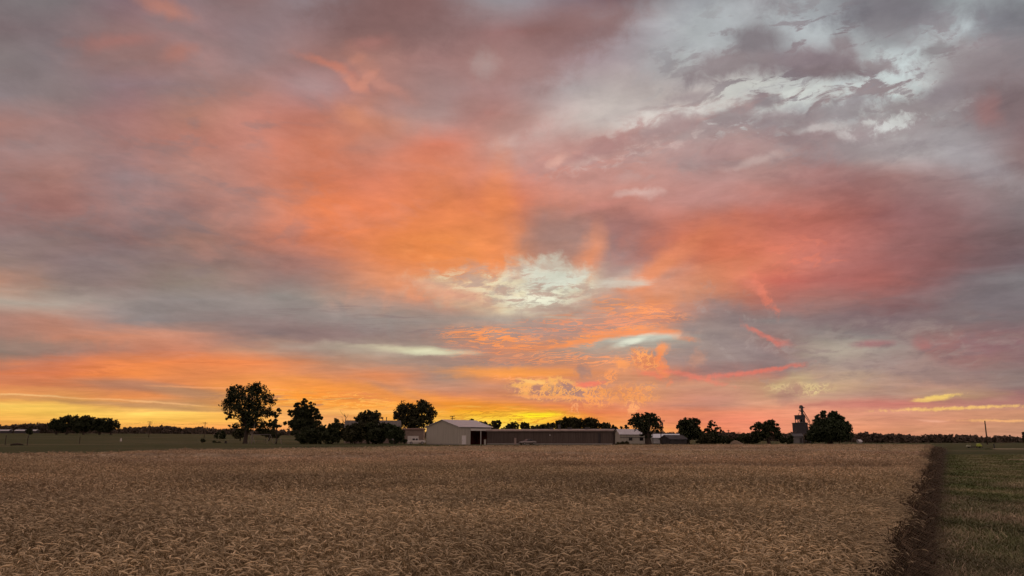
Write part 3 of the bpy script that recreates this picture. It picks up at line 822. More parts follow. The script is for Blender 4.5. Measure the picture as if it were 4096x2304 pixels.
def field(n_area, y0, y1, dens, lod, protos, edge=None):
    """scatter n stalks in the visible part of the field between y0 and y1"""
    xl = lambda y: -0.70 * y - 3
    A = 0.5 * ((EK + .70) * (y1**2 - y0**2)) + 3 * (y1 - y0)
    n = int(A * dens)
    Y = np.sqrt(rng.uniform(y0**2, y1**2, n)); X = xl(Y) + rng.random(n) * (EK * Y + EC - .15 - xl(Y))
    if edge is not None:
        Y = np.sqrt(rng.uniform(y0**2, y1**2, edge)); X = EK * Y + EC + .02 + .34 * (vnoise(Y, Y * .3, 1.3, 31) - .5) + np.where(rng.random(edge) < .05, rng.uniform(0, .40, edge), 0) - np.abs(rng.normal(0, .40, edge))
    keep = Y < far_y(X); X, Y = X[keep], Y[keep]
    d_ = dip(X, Y); keep = rng.random(len(X)) > (d_ - .1) * 1.0; X, Y = X[keep], Y[keep]
    H = crop_h(X, Y) * np.where(rng.random(len(X)) < .06, rng.uniform(1.05, 1.16, len(X)), rng.uniform(.86, 1.06, len(X)))
    n = len(X)
    tone = (0.78 + .44 * vnoise(X, Y, 2.3, 11)) * (0.88 + .24 * vnoise(X, Y, 9, 12)) * rng.uniform(.75, 1.25, n)
    gr = vnoise(X, Y, 14, 13)
    tone = tone * (1 - .16 * sm(8, -35, X))  # weaker light towards the left, put into the wheat colour
    tint = np.stack([1.05 - .08 * gr, .965 + .05 * gr, .965 - .03 * gr], -1) * tone[:, None]
    # leaning gusts: all stalks of a patch bow the same way
    wd = 2.2 + 2.2 * (vnoise(X, Y, 3.5, 21) - .5) + 3.0 * (vnoise(X, Y, 17, 22) - .5)
    rot = wd + rng.normal(0, 1.5, n)
    which = rng.integers(0, len(protos), n)
    Vs, Qs, Cs, off = [], [], [], 0
    for i, (pv, pq, pc) in enumerate(protos):
        s = np.nonzero(which == i)[0]
        if not len(s): continue
        c, s_ = np.cos(rot[s])[:, None], np.sin(rot[s])[:, None]
        x = pv[None, :, 0] * c - pv[None, :, 1] * s_ + X[s][:, None]
        y = pv[None, :, 0] * s_ + pv[None, :, 1] * c + Y[s][:, None]
        z = pv[None, :, 2] * (H[s] / .95)[:, None]
        v = np.stack([x, y, z], -1).reshape(-1, 3)
        q = (pq[None] + (np.arange(len(s)) * len(pv))[:, None, None]).reshape(-1, 4)
        cc = (pc[None] * tint[s][:, None, :]).reshape(-1, 3)
        Vs.append(v.astype(np.float32)); Qs.append((q + off).astype(np.int32)); Cs.append(cc.astype(np.float32)); off += len(v)
    return np.concatenate(Vs), np.concatenate(Qs), np.concatenate(Cs)
def proto_set(lod, n, seed):
    r = np.random.default_rng(seed)
    out_ = []
    for i in range(n):
        nod = r.choice([r.uniform(.3, 1.0), r.uniform(1.2, 2.2), r.uniform(2.2, 3.0)], p=[.2, .4, .4])
        v, q, c = ear(r, lod, nod)
        # azimuth of the bow is applied per plant: turn the plant so that it bows along +x
        out_.append((v, q, c))
    return out_
def tuft_set(n, seed):
    r = np.random.default_rng(seed); out_ = []
    for i in range(n):
        ps = []
        for k_ in range(4):
            v, q, c = ear(r, 2, r.uniform(.6, 2.4))
            v = v * np.array([1.5, 1.5, 1]) + np.array([r.uniform(-.14, .14), r.uniform(-.14, .14), 0]); ps.append((v, q, c * .95))
        out_.append(join(ps))
    return out_
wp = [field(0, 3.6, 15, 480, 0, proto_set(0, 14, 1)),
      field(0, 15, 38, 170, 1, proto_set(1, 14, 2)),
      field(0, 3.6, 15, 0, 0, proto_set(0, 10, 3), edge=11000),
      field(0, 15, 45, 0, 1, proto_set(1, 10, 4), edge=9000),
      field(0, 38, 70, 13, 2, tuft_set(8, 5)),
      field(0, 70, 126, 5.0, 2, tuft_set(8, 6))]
# dense straw mass under the ears
gy = np.concatenate([np.arange(3.4, 20, .22), np.arange(20, 60, .5), np.arange(60, 126, 1.0)])
gu = np.linspace(0, 1, 420)
UY, UU = np.meshgrid(gy, gu, indexing='ij')
xl = -0.70 * UY - 3; UX = xl + UU * (EK * UY + EC - .22 - xl)
FY = np.minimum(UY, far_y(UX) - .1)
jit = rng.uniform(-1, 1, UX.shape)
UZ = crop_h(UX, FY) - np.where(FY < 40, .20, .12) + jit * np.where(FY < 40, .05, .035)
UZ[:, -1] = 0.0; UZ[:, -2] = np.minimum(UZ[:, -2], .45)
UZ = np.where(UY > far_y(UX), np.where(UY > far_y(UX) + 1.2, 0.0, UZ), UZ)
Vc = np.stack([UX, FY, np.maximum(UZ, 0.0)], -1).reshape(-1, 3)
w_ = len(gu); ii, jj = np.meshgrid(np.arange(len(gy) - 1), np.arange(w_ - 1), indexing='ij'); k = (ii * w_ + jj).ravel()
Qc = np.stack([k, k + 1, k + w_ + 1, k + w_], -1)
tc_ = (.8 + .4 * vnoise(Vc[:, 0], Vc[:, 1], 2.3, 11)) * (.88 + .24 * vnoise(Vc[:, 0], Vc[:, 1], 9, 12)) * rng.uniform(.8, 1.2, len(Vc))
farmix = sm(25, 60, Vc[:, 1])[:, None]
wall = np.zeros(UX.shape); wall[:, -3:] = 1  # border columns, darkened in the colour as the shaded side of the crop
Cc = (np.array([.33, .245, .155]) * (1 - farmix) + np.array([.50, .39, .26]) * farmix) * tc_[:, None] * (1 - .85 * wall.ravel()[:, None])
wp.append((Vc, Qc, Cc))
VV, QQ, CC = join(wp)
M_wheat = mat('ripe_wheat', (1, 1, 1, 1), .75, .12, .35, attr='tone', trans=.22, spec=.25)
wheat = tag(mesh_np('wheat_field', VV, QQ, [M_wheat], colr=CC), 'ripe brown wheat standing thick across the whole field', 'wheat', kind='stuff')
print('wheat faces', len(QQ))

# dark weed-shaped blades added along the border for the crop's shaded side
def shade_weed_set(n, seed):
    r = np.random.default_rng(seed); out_ = []
    for i in range(n):
        ps = []
        for k_ in range(4):
            az = r.uniform(0, 6.283); o = np.array([math.cos(az), math.sin(az), 0]); s_ = np.array([-o[1], o[0], 0]); l = r.uniform(.15, .45); top = r.uniform(.6, 1.0)
            b0 = np.array([r.uniform(-.05, .05), r.uniform(-.05, .05), 0])
            pts = [b0, b0 + o * l * .3 + np.array([0, 0, top * .55]), b0 + o * l * .7 + np.array([0, 0, top * .95]), b0 + o * l + np.array([0, 0, top * .85])]
            wd = [.004, .007, .005, .001]
            V_ = np.array([x for p_, w_ in zip(pts, wd) for x in (p_ - s_ * w_, p_ + s_ * w_)])
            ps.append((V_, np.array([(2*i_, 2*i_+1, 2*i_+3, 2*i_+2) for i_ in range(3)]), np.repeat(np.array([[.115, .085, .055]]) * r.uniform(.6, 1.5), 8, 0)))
        out_.append(join(ps))
    return out_
def weeds():  # added blades; the shade of the crop side is put into their colour
    n = 26000; P_ = shade_weed_set(12, 8)
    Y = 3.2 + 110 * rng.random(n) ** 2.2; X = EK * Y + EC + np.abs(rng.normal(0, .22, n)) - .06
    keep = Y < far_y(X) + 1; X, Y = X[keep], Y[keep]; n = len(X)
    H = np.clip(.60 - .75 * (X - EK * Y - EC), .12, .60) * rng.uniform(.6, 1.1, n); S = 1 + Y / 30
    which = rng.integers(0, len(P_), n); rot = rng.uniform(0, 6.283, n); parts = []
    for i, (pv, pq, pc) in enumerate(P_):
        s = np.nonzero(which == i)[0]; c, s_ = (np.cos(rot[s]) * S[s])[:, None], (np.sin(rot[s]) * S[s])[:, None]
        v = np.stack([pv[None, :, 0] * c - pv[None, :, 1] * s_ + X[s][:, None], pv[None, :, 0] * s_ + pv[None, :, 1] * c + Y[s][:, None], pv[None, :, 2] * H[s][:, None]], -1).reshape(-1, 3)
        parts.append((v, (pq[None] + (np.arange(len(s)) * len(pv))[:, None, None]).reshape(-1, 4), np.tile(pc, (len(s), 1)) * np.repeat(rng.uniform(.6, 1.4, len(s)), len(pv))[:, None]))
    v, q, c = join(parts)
    tag(mesh_np('edge_shade_weeds', v, q, [mat('shade_weeds', (1, 1, 1, 1), .9, .1, 1.0, attr='tone', spec=.1)], colr=c), 'weed-like dark blades added for the shaded side of the wheat', 'weeds', kind='stuff')
weeds()  # added dark blades for the shaded side of the wheat
# ---------------------------------------------------------------- trees
M_bark = mat('bark', (0.055, 0.042, 0.033, 1), .95, .35, 4.0, stretch=(3, 3, .6), bump=.5)
def leafmat(name, a, b):
    return mat(name, a, .65, second=b, scale=.45, trans=.12, spec=.25)
M_leaf = [leafmat('leaf_dark', (.046, .058, .024, 1), (.030, .036, .016, 1)),
          leafmat('leaf_olive', (.060, .062, .026, 1), (.036, .036, .018, 1)),
          leafmat('leaf_green', (.048, .068, .030, 1), (.032, .044, .020, 1))]
def leaf_cloud(cent, rad_, per, size, r):
    """quads scattered in clumps: centres (n,3), clump radii (n,)"""
    n = len(cent); tot = n * per
    c = np.repeat(cent, per, 0)
    dv = r.normal(0, 1, (tot, 3)); dv /= np.linalg.norm(dv, axis=1)[:, None] + 1e-9
    p = c + dv * (np.repeat(rad_, per) * r.random(tot) ** .45)[:, None] * np.array([1, 1, .85])
    a = r.normal(0, 1, (tot, 3)); a /= np.linalg.norm(a, axis=1)[:, None] + 1e-9
    b = np.cross(a, r.normal(0, 1, (tot, 3))); b /= np.linalg.norm(b, axis=1)[:, None] + 1e-9
    s = size * r.uniform(.55, 1.3, tot)[:, None]
    V_ = np.stack([p - a * s, p + b * s * .62, p + a * s, p - b * s * .62], 1).reshape(-1, 3)
    return V_, np.arange(tot * 4).reshape(-1, 4)
def tree(name, label, D, base, ells, trunk=6, leaf=0, size=.34, gap=.8, per=22, cat='tree', group=None, clump=1.0, kids=True, dens=1.0, seed=None, fork=.45):
    """ells: crown lobes (x, y, rx, ry) in photograph pixels; base: (x, y or None); trunk: foot width in pixels"""
    r = np.random.default_rng(seed if seed is not None else int(base[0]) + 17)
    m = D / (F * 4) * 1.0                      # metres per photograph pixel at that distance
    bx = at(base[0], 1770, D).x
    bz = float(terrain(bx, D))
    t = empty(name, (bx, D, bz))
    tag(t, label, cat, group)
    org = np.array([bx, D, bz])
    cents, rads, lobes = [], [], []
    for (x, y, rx, ry) in ells:
        c = np.array(at(x, y, D)) - org
        ax = np.array([rx * m, max(rx, ry) * .85 * m, ry * m])
        ax[1] = min(ax[1], 1.25 * ax[0] + .5)
        lobes.append((c, ax))
        vol = ax[0] * ax[1] * ax[2]
        cr = np.clip(min(ax) * .32, .38, 1.15) * clump
        n = int(np.clip(gap * math.pi * ax[0] * ax[2] / (per * .56 * size * size), 5, 1500))   # gap = leaf layers one looks through
        u = r.normal(0, 1, (n, 3)); u /= np.linalg.norm(u, axis=1)[:, None]
        q = c + u * (r.random(n) ** .42)[:, None] * np.maximum(ax - cr * .55, ax * .35)
        cents.append(q); rads.append(cr * r.uniform(.6, 1.2, n))
    cents = np.concatenate(cents); rads = np.concatenate(rads)
    ok = cents[:, 2] > rads * .4
    cents, rads = cents[ok], rads[ok]
    V_, Q_ = leaf_cloud(cents, rads, per, size, r)
    mesh_np('crown', V_, Q_, [M_leaf[leaf]], parent=t)
    # trunk with limbs reaching into the lobes
    mb = MB()
    tw = trunk * m / 2
    top = max(c[2] + a_[2] * .3 for c, a_ in lobes); low_ = min(c[2] - a_[2] for c, a_ in lobes)
    zf = max(low_ + .2, top * fork * .6)
    mx = np.mean([c[0] for c, _ in lobes]) * .3
    mb.tube([(0, 0, -.25), (mx * .1, 0, .35), (mx * .5, 0, zf * .6), (mx, 0, zf), (mx * 1.2, 0, zf + (top - zf) * .45), (mx * 1.3, 0, zf + (top - zf) * .85)],
            [tw * 1.5, tw * 1.05, tw * .9, tw * .8, tw * .45, tw * .12], 8)
    for c, a_ in lobes:
        st = np.array([mx * r.uniform(.5, 1.1), 0, zf * r.uniform(.75, 1.25)])
        for _ in range(3):
            e = c + r.uniform(-.6, .6, 3) * a_; mid = st * .5 + e * .5 + np.array([0, 0, .12 * np.linalg.norm(e - st)])
            q = tw * r.uniform(.22, .42)
            mb.tube([tuple(st), tuple(mid), tuple(e)], [q, q * .6, q * .12], 5)
    mb.build('trunk', M_bark, t, smooth=True)
    return t
G1 = 'trees round the farmyard'
tree('broad_tree', 'tall broad tree standing alone beside the swing set, largest crown of all', 222, (980, 1775),
     [(985,1600,78,66),(925,1615,42,48),(940,1565,40,34),(1030,1560,44,34),(1062,1600,46,36),(1090,1650,40,26),(1010,1655,78,42),(915,1662,30,20),(1005,1700,70,26),(1085,1694,30,22),(940,1708,28,18),(1050,1715,40,18)],
     trunk=17, size=.27, gap=1.7, group=G1, fork=.5)
tree('slender_tree', 'slender young tree between the tall broad tree and the spiky-topped tree', 218, (1105, 1775),
     [(1103,1690,14,24),(1100,1668,8,12),(1114,1706,13,10),(1096,1712,9,10)], trunk=5, size=.3, leaf=2, gap=1.3, group=G1)
tree('spiky_topped_tree', 'tree with a crown of upright finger-like tufts above the hedge', 222, (1212, 1775),
     [(1215,1690,58,34),(1200,1702,46,28),(1252,1702,42,28),(1240,1718,54,24),(1215,1645,40,24),(1188,1628,15,28),(1217,1618,14,28),(1247,1628,15,28),(1268,1655,18,26),(1166,1652,18,20),(1150,1692,20,10),(1280,1672,14,12),(1205,1660,34,22),(1240,1665,30,22)],
     trunk=12, size=.27, gap=3.6, group=G1)
tree('round_tree', 'rounded tree rising out of the hedge before the grey house roof', 224, (1470, 1775),
     [(1475,1712,58,30),(1475,1678,48,34),(1442,1672,26,24),(1502,1668,28,28),(1470,1655,24,16)], trunk=9, size=.29, gap=3.2, leaf=1, group=G1)
tree('small_tree', 'small open tree in the gap left of the house roof', 240, (1352, 1775),
     [(1350,1690,22,20),(1335,1705,18,16),(1366,1706,16,18)], trunk=6, size=.3, gap=1.4, group=G1)
tree('domed_tree', 'big dome-shaped tree behind the pickup and the tan shed', 246, (1645, 1775),
     [(1615,1652,42,50),(1690,1640,46,44),(1722,1662,30,38),(1660,1690,72,34),(1650,1650,40,40),(1588,1668,20,34),(1690,1612,24,18),(1725,1700,22,16)],
     trunk=16, size=.29, gap=2.7, leaf=1, group=G1)
tree('gapped_tree', 'round tree full of sky gaps with a thick trunk before the white sheds', 206, (2594, 1782),
     [(2575,1695,56,38),(2545,1680,34,34),(2610,1682,36,36),(2580,1666,34,20),(2548,1664,16,18),(2612,1662,14,16),(2590,1662,12,18),(2632,1710,20,26),(2588,1735,34,18),(2520,1690,16,18)],
     trunk=27, size=.26, gap=1.8, group=G1, fork=.35)
tree('small_tree', 'small crown just left of the gap-filled round tree', 250, (2495, 1778),
     [(2495,1708,16,12),(2508,1718,14,12),(2486,1716,9,8)], trunk=4, size=.32, gap=1.3, group=G1)
tree('dense_tree', 'dense leafy tree beside the utility pole and dark gabled shed', 226, (2752, 1782),
     [(2755,1712,46,38),(2738,1690,24,20),(2775,1688,28,20),(2788,1735,28,34),(2738,1738,32,38),(2720,1705,16,20)], trunk=14, size=.30, gap=4.5, group=G1)
tree('open_tree', 'open-branched tree right of the dense leafy one', 232, (2848, 1780),
     [(2845,1700,24,18),(2826,1722,20,20),(2868,1722,22,18),(2850,1730,20,16)], trunk=8, size=.27, gap=2.0, leaf=1, group=G1)
tree('windswept_tree', 'windswept tree leaning left of the grain tower', 226, (3076, 1778),
     [(3062,1722,44,32),(3040,1702,26,20),(3088,1705,30,28),(3012,1712,18,10),(3110,1735,22,28),(3030,1745,40,28),(3068,1692,18,14)], trunk=14, size=.29, gap=3.2, group=G1)
tree('bushy_tree', 'huge dark bushy tree close to the right of the grain tower', 206, (3322, 1778),
     [(3320,1722,82,54),(3292,1684,40,30),(3338,1668,28,24),(3372,1705,36,38),(3258,1738,34,40),(3388,1738,26,32),(3296,1655,16,14),(3334,1652,12,12),(3360,1680,22,20),(3270,1700,22,22)],
     trunk=20, size=.30, gap=5.5, leaf=2, group=G1)
tree('far_right_tree', 'dark tree edge at the end of the right-hand woods', 300, (4100, 1778), [(4098,1752,14,24),(4112,1745,20,30)], trunk=6, size=.4, gap=2.5, group=G1)
for o in list(col.objects):
    if o.name == 'far_right_tree': o.name = 'roadside_tree'
# row behind the long shed
G2 = 'trees behind the long shed'
row = [(1888,[(1887,1686,12,7),(1880,1692,9,6)],'tuft of treetop just above the barn ridge'),
       (1935,[(1930,1702,22,14),(1945,1712,26,14)],'low tree behind the barn lean-to roof'),
       (1985,[(1984,1704,22,20),(1978,1692,8,10),(1996,1694,8,9)],'horned-top tree behind the left part of the long shed'),
       (2052,[(2052,1706,26,16),(2035,1714,16,12)],'rounded tree behind the long shed, above the white panel'),
       (2098,[(2096,1707,20,15),(2112,1714,16,12)],'small tree behind the long shed, above the parked car'),
       (2150,[(2145,1717,24,12),(2170,1714,18,14),(2190,1708,16,14)],'ragged low tree under the brightest strip of sunset'),
       (2245,[(2240,1702,34,20),(2262,1692,26,20)],'left tree of the big clump behind the roof vents'),
       (2305,[(2300,1692,38,22),(2290,1706,44,18)],'middle tree of the big clump, highest of it'),
       (2368,[(2362,1696,34,22),(2384,1708,24,18),(2350,1708,26,16)],'right tree of the big clump behind the roof vents'),
       (2425,[(2420,1704,24,16),(2436,1716,20,14)],'separate round tree above the right end of the long shed'),
       (2462,[(2456,1716,12,12),(2466,1724,10,10)],'smallest tree at the right corner of the long shed')]
for x, e, lab in row:
    e = [(a_, b_ - 3, c_ * 1.08, d_ * 1.15) for a_, b_, c_, d_ in e] + [(e[0][0], e[0][1] + 26, e[0][2] * 1.05, 24)]
    tree('shelter_tree', lab, 300, (x, 1772), e, trunk=6, size=.36, gap=4.5, leaf=1, group=G2)
for i_, (x, e, lab) in enumerate([(1958,[(1955,1716,26,14),(1975,1712,20,14)],'low scrub behind the left end of the long shed'),
        (2025,[(2020,1716,24,12),(2040,1712,16,12)],'low scrub between the horned-top tree and the rounded tree'),
        (2125,[(2122,1716,24,12),(2138,1712,14,10)],'low scrub above the parked car, in the dip of the tree row'),
        (2205,[(2200,1714,22,16),(2215,1706,18,16)],'thin scrub left of the big clump, under the bright sky')]):
    tree('shelter_scrub', lab, 296, (x, 1772), e + [(x, 1735, 26, 18)], trunk=4, size=.38, gap=2.2, leaf=1, group=G2, cat='shrub')
# hedge and shrubs
G3 = 'shrubs round the farmyard'
def bush(label, D, base, ells, gap=4.5, leaf=0, size=.32):
    return tree('shrub', label, D, base, ells, trunk=4, leaf=leaf, size=size, gap=gap, per=18, cat='shrub', group=G3)
bush('tall shrub under the spiky-topped tree, left end of the hedge', 214, (1228,1778), [(1228,1742,52,40),(1178,1733,18,14),(1262,1755,38,26)])
bush('shrub next along the hedge, below the small open tree', 214, (1328,1778), [(1328,1740,54,40),(1300,1716,30,20),(1352,1708,34,20),(1325,1712,24,18)])
bush('highest shrub of the hedge, in front of the house gable', 214, (1420,1778), [(1420,1733,56,44),(1395,1716,24,18),(1448,1704,38,22)], leaf=1)
bush('shrub in the hedge before the house eaves', 214, (1505,1778), [(1505,1740,56,40),(1490,1706,38,20),(1540,1714,38,24)])
bush('right-hand shrub of the hedge, next to the pickup', 212, (1578,1778), [(1578,1738,38,40),(1562,1708,26,18),(1598,1742,24,32),(1614,1764,18,14)], leaf=2)
bush('dark shrub behind the trunk of the tall broad tree', 290, (960,1770), [(955,1735,30,22),(978,1725,22,20)], leaf=1)
bush('dark shrub right of the swing set', 290, (1075,1768), [(1070,1732,34,22),(1100,1740,24,16)], leaf=1)
bush('left shrub of the round pair on the pasture', 330, (868,1765), [(868,1744,12,12),(872,1734,8,8)])
bush('right and larger shrub of the round pair on the pasture', 326, (890,1766), [(890,1742,16,17),(892,1728,10,8)])
bush('lone sapling on the lawn below the second power pole', 232, (811,1775), [(811,1758,7,9),(814,1763,6,6)])
bush('sprawling shrub sloping down right of the open-branched tree', 224, (2895,1780), [(2880,1758,40,22),(2915,1765,26,14),(2850,1752,34,26)])
bush('shrub filling the gap under the open-branched tree', 222, (2828,1781), [(2828,1758,34,26),(2805,1768,24,16)], leaf=1)
bush('low shrub on the left of the windswept tree', 228, (2978,1779), [(2978,1756,32,22),(3005,1762,28,18),(2955,1764,22,14)])
bush('low shrub between the windswept tree and the grain tower', 232, (3152,1779), [(3150,1765,26,14),(3130,1758,22,18),(3165,1758,12,18)])
bush('shrub against the foot of the grain tower, behind the small pole', 300, (3232,1775), [(3228,1755,12,22)], leaf=1)
bush('low weeds-like shrub at the corner of the white shed', 204, (2500,1782), [(2500,1772,20,9),(2475,1776,16,7)], leaf=1)
bush('dark clump of shrub at the left before the white farm roofs', 420, (118,1750), [(114,1722,13,8),(120,1730,16,9)])
bush('tiny dark shrub on the lane verge under the round pair', 240, (868,1773), [(862,1768,18,4),(880,1769,14,4)])
# grove out on the pasture
G4 = 'grove on the left pasture'
for x, e, lab in [(222,[(222,1700,34,26),(206,1706,20,18),(234,1684,22,16)],'leftmost low tree of the pasture grove'),
                  (262,[(262,1690,34,30),(284,1676,32,20),(250,1712,28,20),(300,1690,24,24)],'second tree from the left in the pasture grove, highest top'),
                  (330,[(328,1690,42,30),(348,1678,30,18),(320,1712,38,22),(365,1690,24,24)],'middle tree of the pasture grove'),
                  (395,[(392,1690,38,26),(378,1706,36,24),(410,1710,30,22)],'tree right of the middle in the pasture grove'),
                  (440,[(442,1690,34,22),(462,1704,22,16),(430,1712,34,22)],'rightmost tree of the pasture grove, overhanging its edge')]:
    tree('pasture_tree', lab, 430, (x, 1742), e, trunk=8, size=.55, gap=3.2, group=G4, clump=1.25)
# dead snag beside the house roof
def snag():
    D = 240; bx = at(1378, 1770, D).x; m = D / (F * 4)
    t = empty('dead_tree', (bx, D, float(terrain(bx, D)))); tag(t, 'thin leafless dead tree left of the house roof', 'tree')
    r = np.random.default_rng(4); mb = MB(); h = 8.6
    mb.tube([(0, 0, -.2), (.1, 0, 3), (-.05, 0, 6), (.1, 0, h)], [.16, .12, .08, .02], 6)
    for k_ in range(16):
        z = r.uniform(3.5, h * .95); a_ = r.uniform(0, 6.28); l = r.uniform(.8, 2.2)
        p0 = Vector((0, 0, z)); p1 = p0 + Vector((math.cos(a_) * l * .5, math.sin(a_) * l * .5, l * .45)); p2 = p1 + Vector((math.cos(a_ + .4) * l * .4, math.sin(a_) * l * .3, l * .55))
        mb.tube([p0, p1, p2], [.06, .04, .015], 5)
    mb.build('trunk', M_bark, t)
snag()
# far woods: one mass along the horizon
def woods():
    r = np.random.default_rng(9)
    pxs = np.array([-700,-200,0,70,150,200,330,450,540,600,700,830,1000,1200,1400,1700,2000,2400,2700,2950,3100,3300,3420,3470,3560,3650,3760,3850,3940,4000,4096,4300,4800])
    tops = np.array([1690,1694,1700,1699,1694,1691,1700,1712,1711,1703,1706,1712,1716,1720,1722,1724,1725,1726,1728,1730,1732,1734,1733,1730,1736,1741,1737,1740,1747,1744,1748,1750,1752])
    D0 = 760.0
    cents, rads = [], []
    for px in np.arange(-650, 4750, 3.2):
        top = np.interp(px, pxs, tops) + r.normal(0, 1.6) + 2.2 * math.sin(px * .045) + 1.6 * math.sin(px * .13 + 1)
        D = D0 + r.uniform(-30, 60)
        pt = at(px, top, D)
        g = float(terrain(pt.x, D))
        rr = r.uniform(1.6, 3.2)
        zt = pt.z - rr
        for z in np.arange(zt, g - 6, -rr * 1.0):
            cents.append((pt.x + r.uniform(-1.5, 1.5), D + r.uniform(-6, 6) - (zt - z) * .3, z)); rads.append(rr * r.uniform(.8, 1.2))
    V_, Q_ = leaf_cloud(np.array(cents), np.array(rads), 20, 1.35, r)
    m = mat('far_foliage', (.105, .080, .060, 1), .8, .3, .05, trans=.0)  # paler than the near leaves: distance haze put into the base colour
    tag(mesh_np('far_woods', V_, Q_, [m]), 'dark band of woods along the whole horizon', 'woods', kind='stuff')
    print('woods', len(Q_))
woods()
# ---------------------------------------------------------------- buildings
M_white = mat('white_siding', (.40, .375, .325, 1), .65, .12, .8, stretch=(6, 6, .25), bump=.15)
M_whiteroof = mat('pale_metal_roof', (.56, .54, .56, 1), .45, .08, .5, metal=.15, stretch=(4, .3, 1))
M_trim = mat('white_trim', (.66, .62, .58, 1), .55, .05, 2)
M_door = mat('door_paint', (.74, .72, .72, 1), .5, .05, 2)
M_red = mat('dark_red_boards', (.12, .030, .020, 1), .85, .35, 1.5, stretch=(5, 5, .4))
M_brown = mat('weathered_siding', (.105, .082, .072, 1), .85, .25, .8, stretch=(7, 7, .25), bump=.4)
M_dark = mat('dark_shed_boards', (.055, .050, .052, 1), .9, .3, 1.0, stretch=(5, 5, .3))
M_darkroof = mat('dark_shingles', (.075, .072, .078, 1), .85, .3, 2.0)
M_greyroof = mat('grey_shingles', (.16, .145, .135, 1), .9, .25, 2.0, bump=.4)
M_tan = mat('tan_siding', (.27, .205, .17, 1), .8, .15, .8, stretch=(1, 1, 8))
M_grey = mat('grey_block', (.066, .060, .068, 1), .9, .2, 1.2, bump=.3)
M_steel = mat('galvanised_steel', (.10, .096, .10, 1), .5, .2, 3, metal=.4)
M_pole = mat('pole_wood', (.10, .075, .055, 1), .95, .3, 3, stretch=(6, 6, .5))
M_glass = mat('dark_glass', (.012, .012, .014, 1), .08, .1, 2, spec=.6)
M_conc = mat('concrete', (.30, .28, .26, 1), .9, .15, 1.5)
def foot(px, D):
    x = at(px, 1770, D).x
    return Vector((x, D, float(terrain(x, D))))
def gable_profile(w, eave, ridge): return [(-w/2, 0), (w/2, 0), (w/2, eave), (0, ridge), (-w/2, eave)]
def roof_mesh(w, eave, ridge, y0, y1, over, th, m, parent):
    """two slopes as one folded slab, a little proud of the walls"""
    mb = MB(); s = (ridge - eave) / (w / 2); e = w / 2 + over; o = .025
    mb.prism([(-e, eave - over * s + o), (0, ridge + o), (e, eave - over * s + o), (e, eave - over * s + th + o), (0, ridge + th + o), (-e, eave - over * s + th + o)][::-1], y0 - over, y1 + over)
    return mb.build('roof', m, parent)

# white gabled barn with an open bay on its right side
def barn():
    D = 205; th = R(40)
    p = foot(1835, D - 3.5)                       # near corner between gable end and long side
    t = empty('white_barn', p, -R(0)); tag(t, 'white gabled barn with open bay at its right side', 'barn')
    W, L_, E, RZ = 12.0, 12.4, 4.5, 6.3
    t.rotation_euler = (0, 0, -th)
    # local x runs from the corner along the gable to the left (-x), local y runs back along the right side... turned by th
    sol = 4.4
    mb = MB()
    mb.prism([(-W, 0), (0, 0), (0, E), (-W/2, RZ), (-W, E)][::1], -.001, .16)      # gable wall
    mb.box(-.16, 0, .16, sol, 0, E)                                               # side wall, closed part
    mb.box(-W, -W + .16, .16, L_, 0, E)
    mb.prism([(-W, 0), (0, 0), (0, E), (-W/2, RZ), (-W, E)][::1], L_ - .16, L_)
    mb.box(-5.0, -.16, sol - .16, sol, 0, E)
    mb.build('wall', M_white, t)
    mb = MB(); s = (RZ - E) / (W / 2); e = W / 2 + .35; th_ = .12; o = .03
    pr = [(-e, E - .35 * s + o), (0, RZ + o), (e, E - .35 * s + o), (e, E - .35 * s + th_ + o), (0, RZ + th_ + o), (-e, E - .35 * s + th_ + o)]
    mb.prism([(x - W/2, z) for x, z in pr][::-1], -.35, L_ + .5)
    mb.build('roof', M_whiteroof, t)
    mb = MB(); mb.box(-.14, .06, sol, L_ + .1, E - .95, E - .32); mb.build('fascia', M_trim, t)
    mb = MB(); mb.box(-4.95, -4.8, sol, L_ - .16, 0, E); mb.box(-4.8, -.14, L_ - .28, L_ - .165, 0, E); mb.build('bay_lining', M_red, t)
    for y in (sol + 4.0, L_ - .1):
        mb = MB(); mb.box(-.12, .04, y - .1, y + .1, 0, E - .95); mb.build('post', M_trim, t)
    d = MB(); d.box(.003, .05, 1.15, 2.55, .08, 2.25); dr = d.build('door', M_door, t, .01)
    f = MB()
    f.box(.003, .08, 1.03, 1.15, .0, 2.37); f.box(.003, .08, 2.55, 2.67, .0, 2.37); f.box(.003, .08, 1.15, 2.55, 2.25, 2.37); f.build('door_frame', M_trim, dr)
    h = MB(); h.disc((.09, 1.28, 1.1), (1, 0, 0), .05, .06, 8); h.build('handle', M_steel, dr)
    mb = MB(); mb.box(-W - .05, .05, -.06, -.001, 0, .22); mb.build('base_board', M_conc, t)
barn()
def place_building(name, label, px, D, rot, cat='shed'):
    t = empty(name, foot(px, D), rot); return tag(t, label, cat)
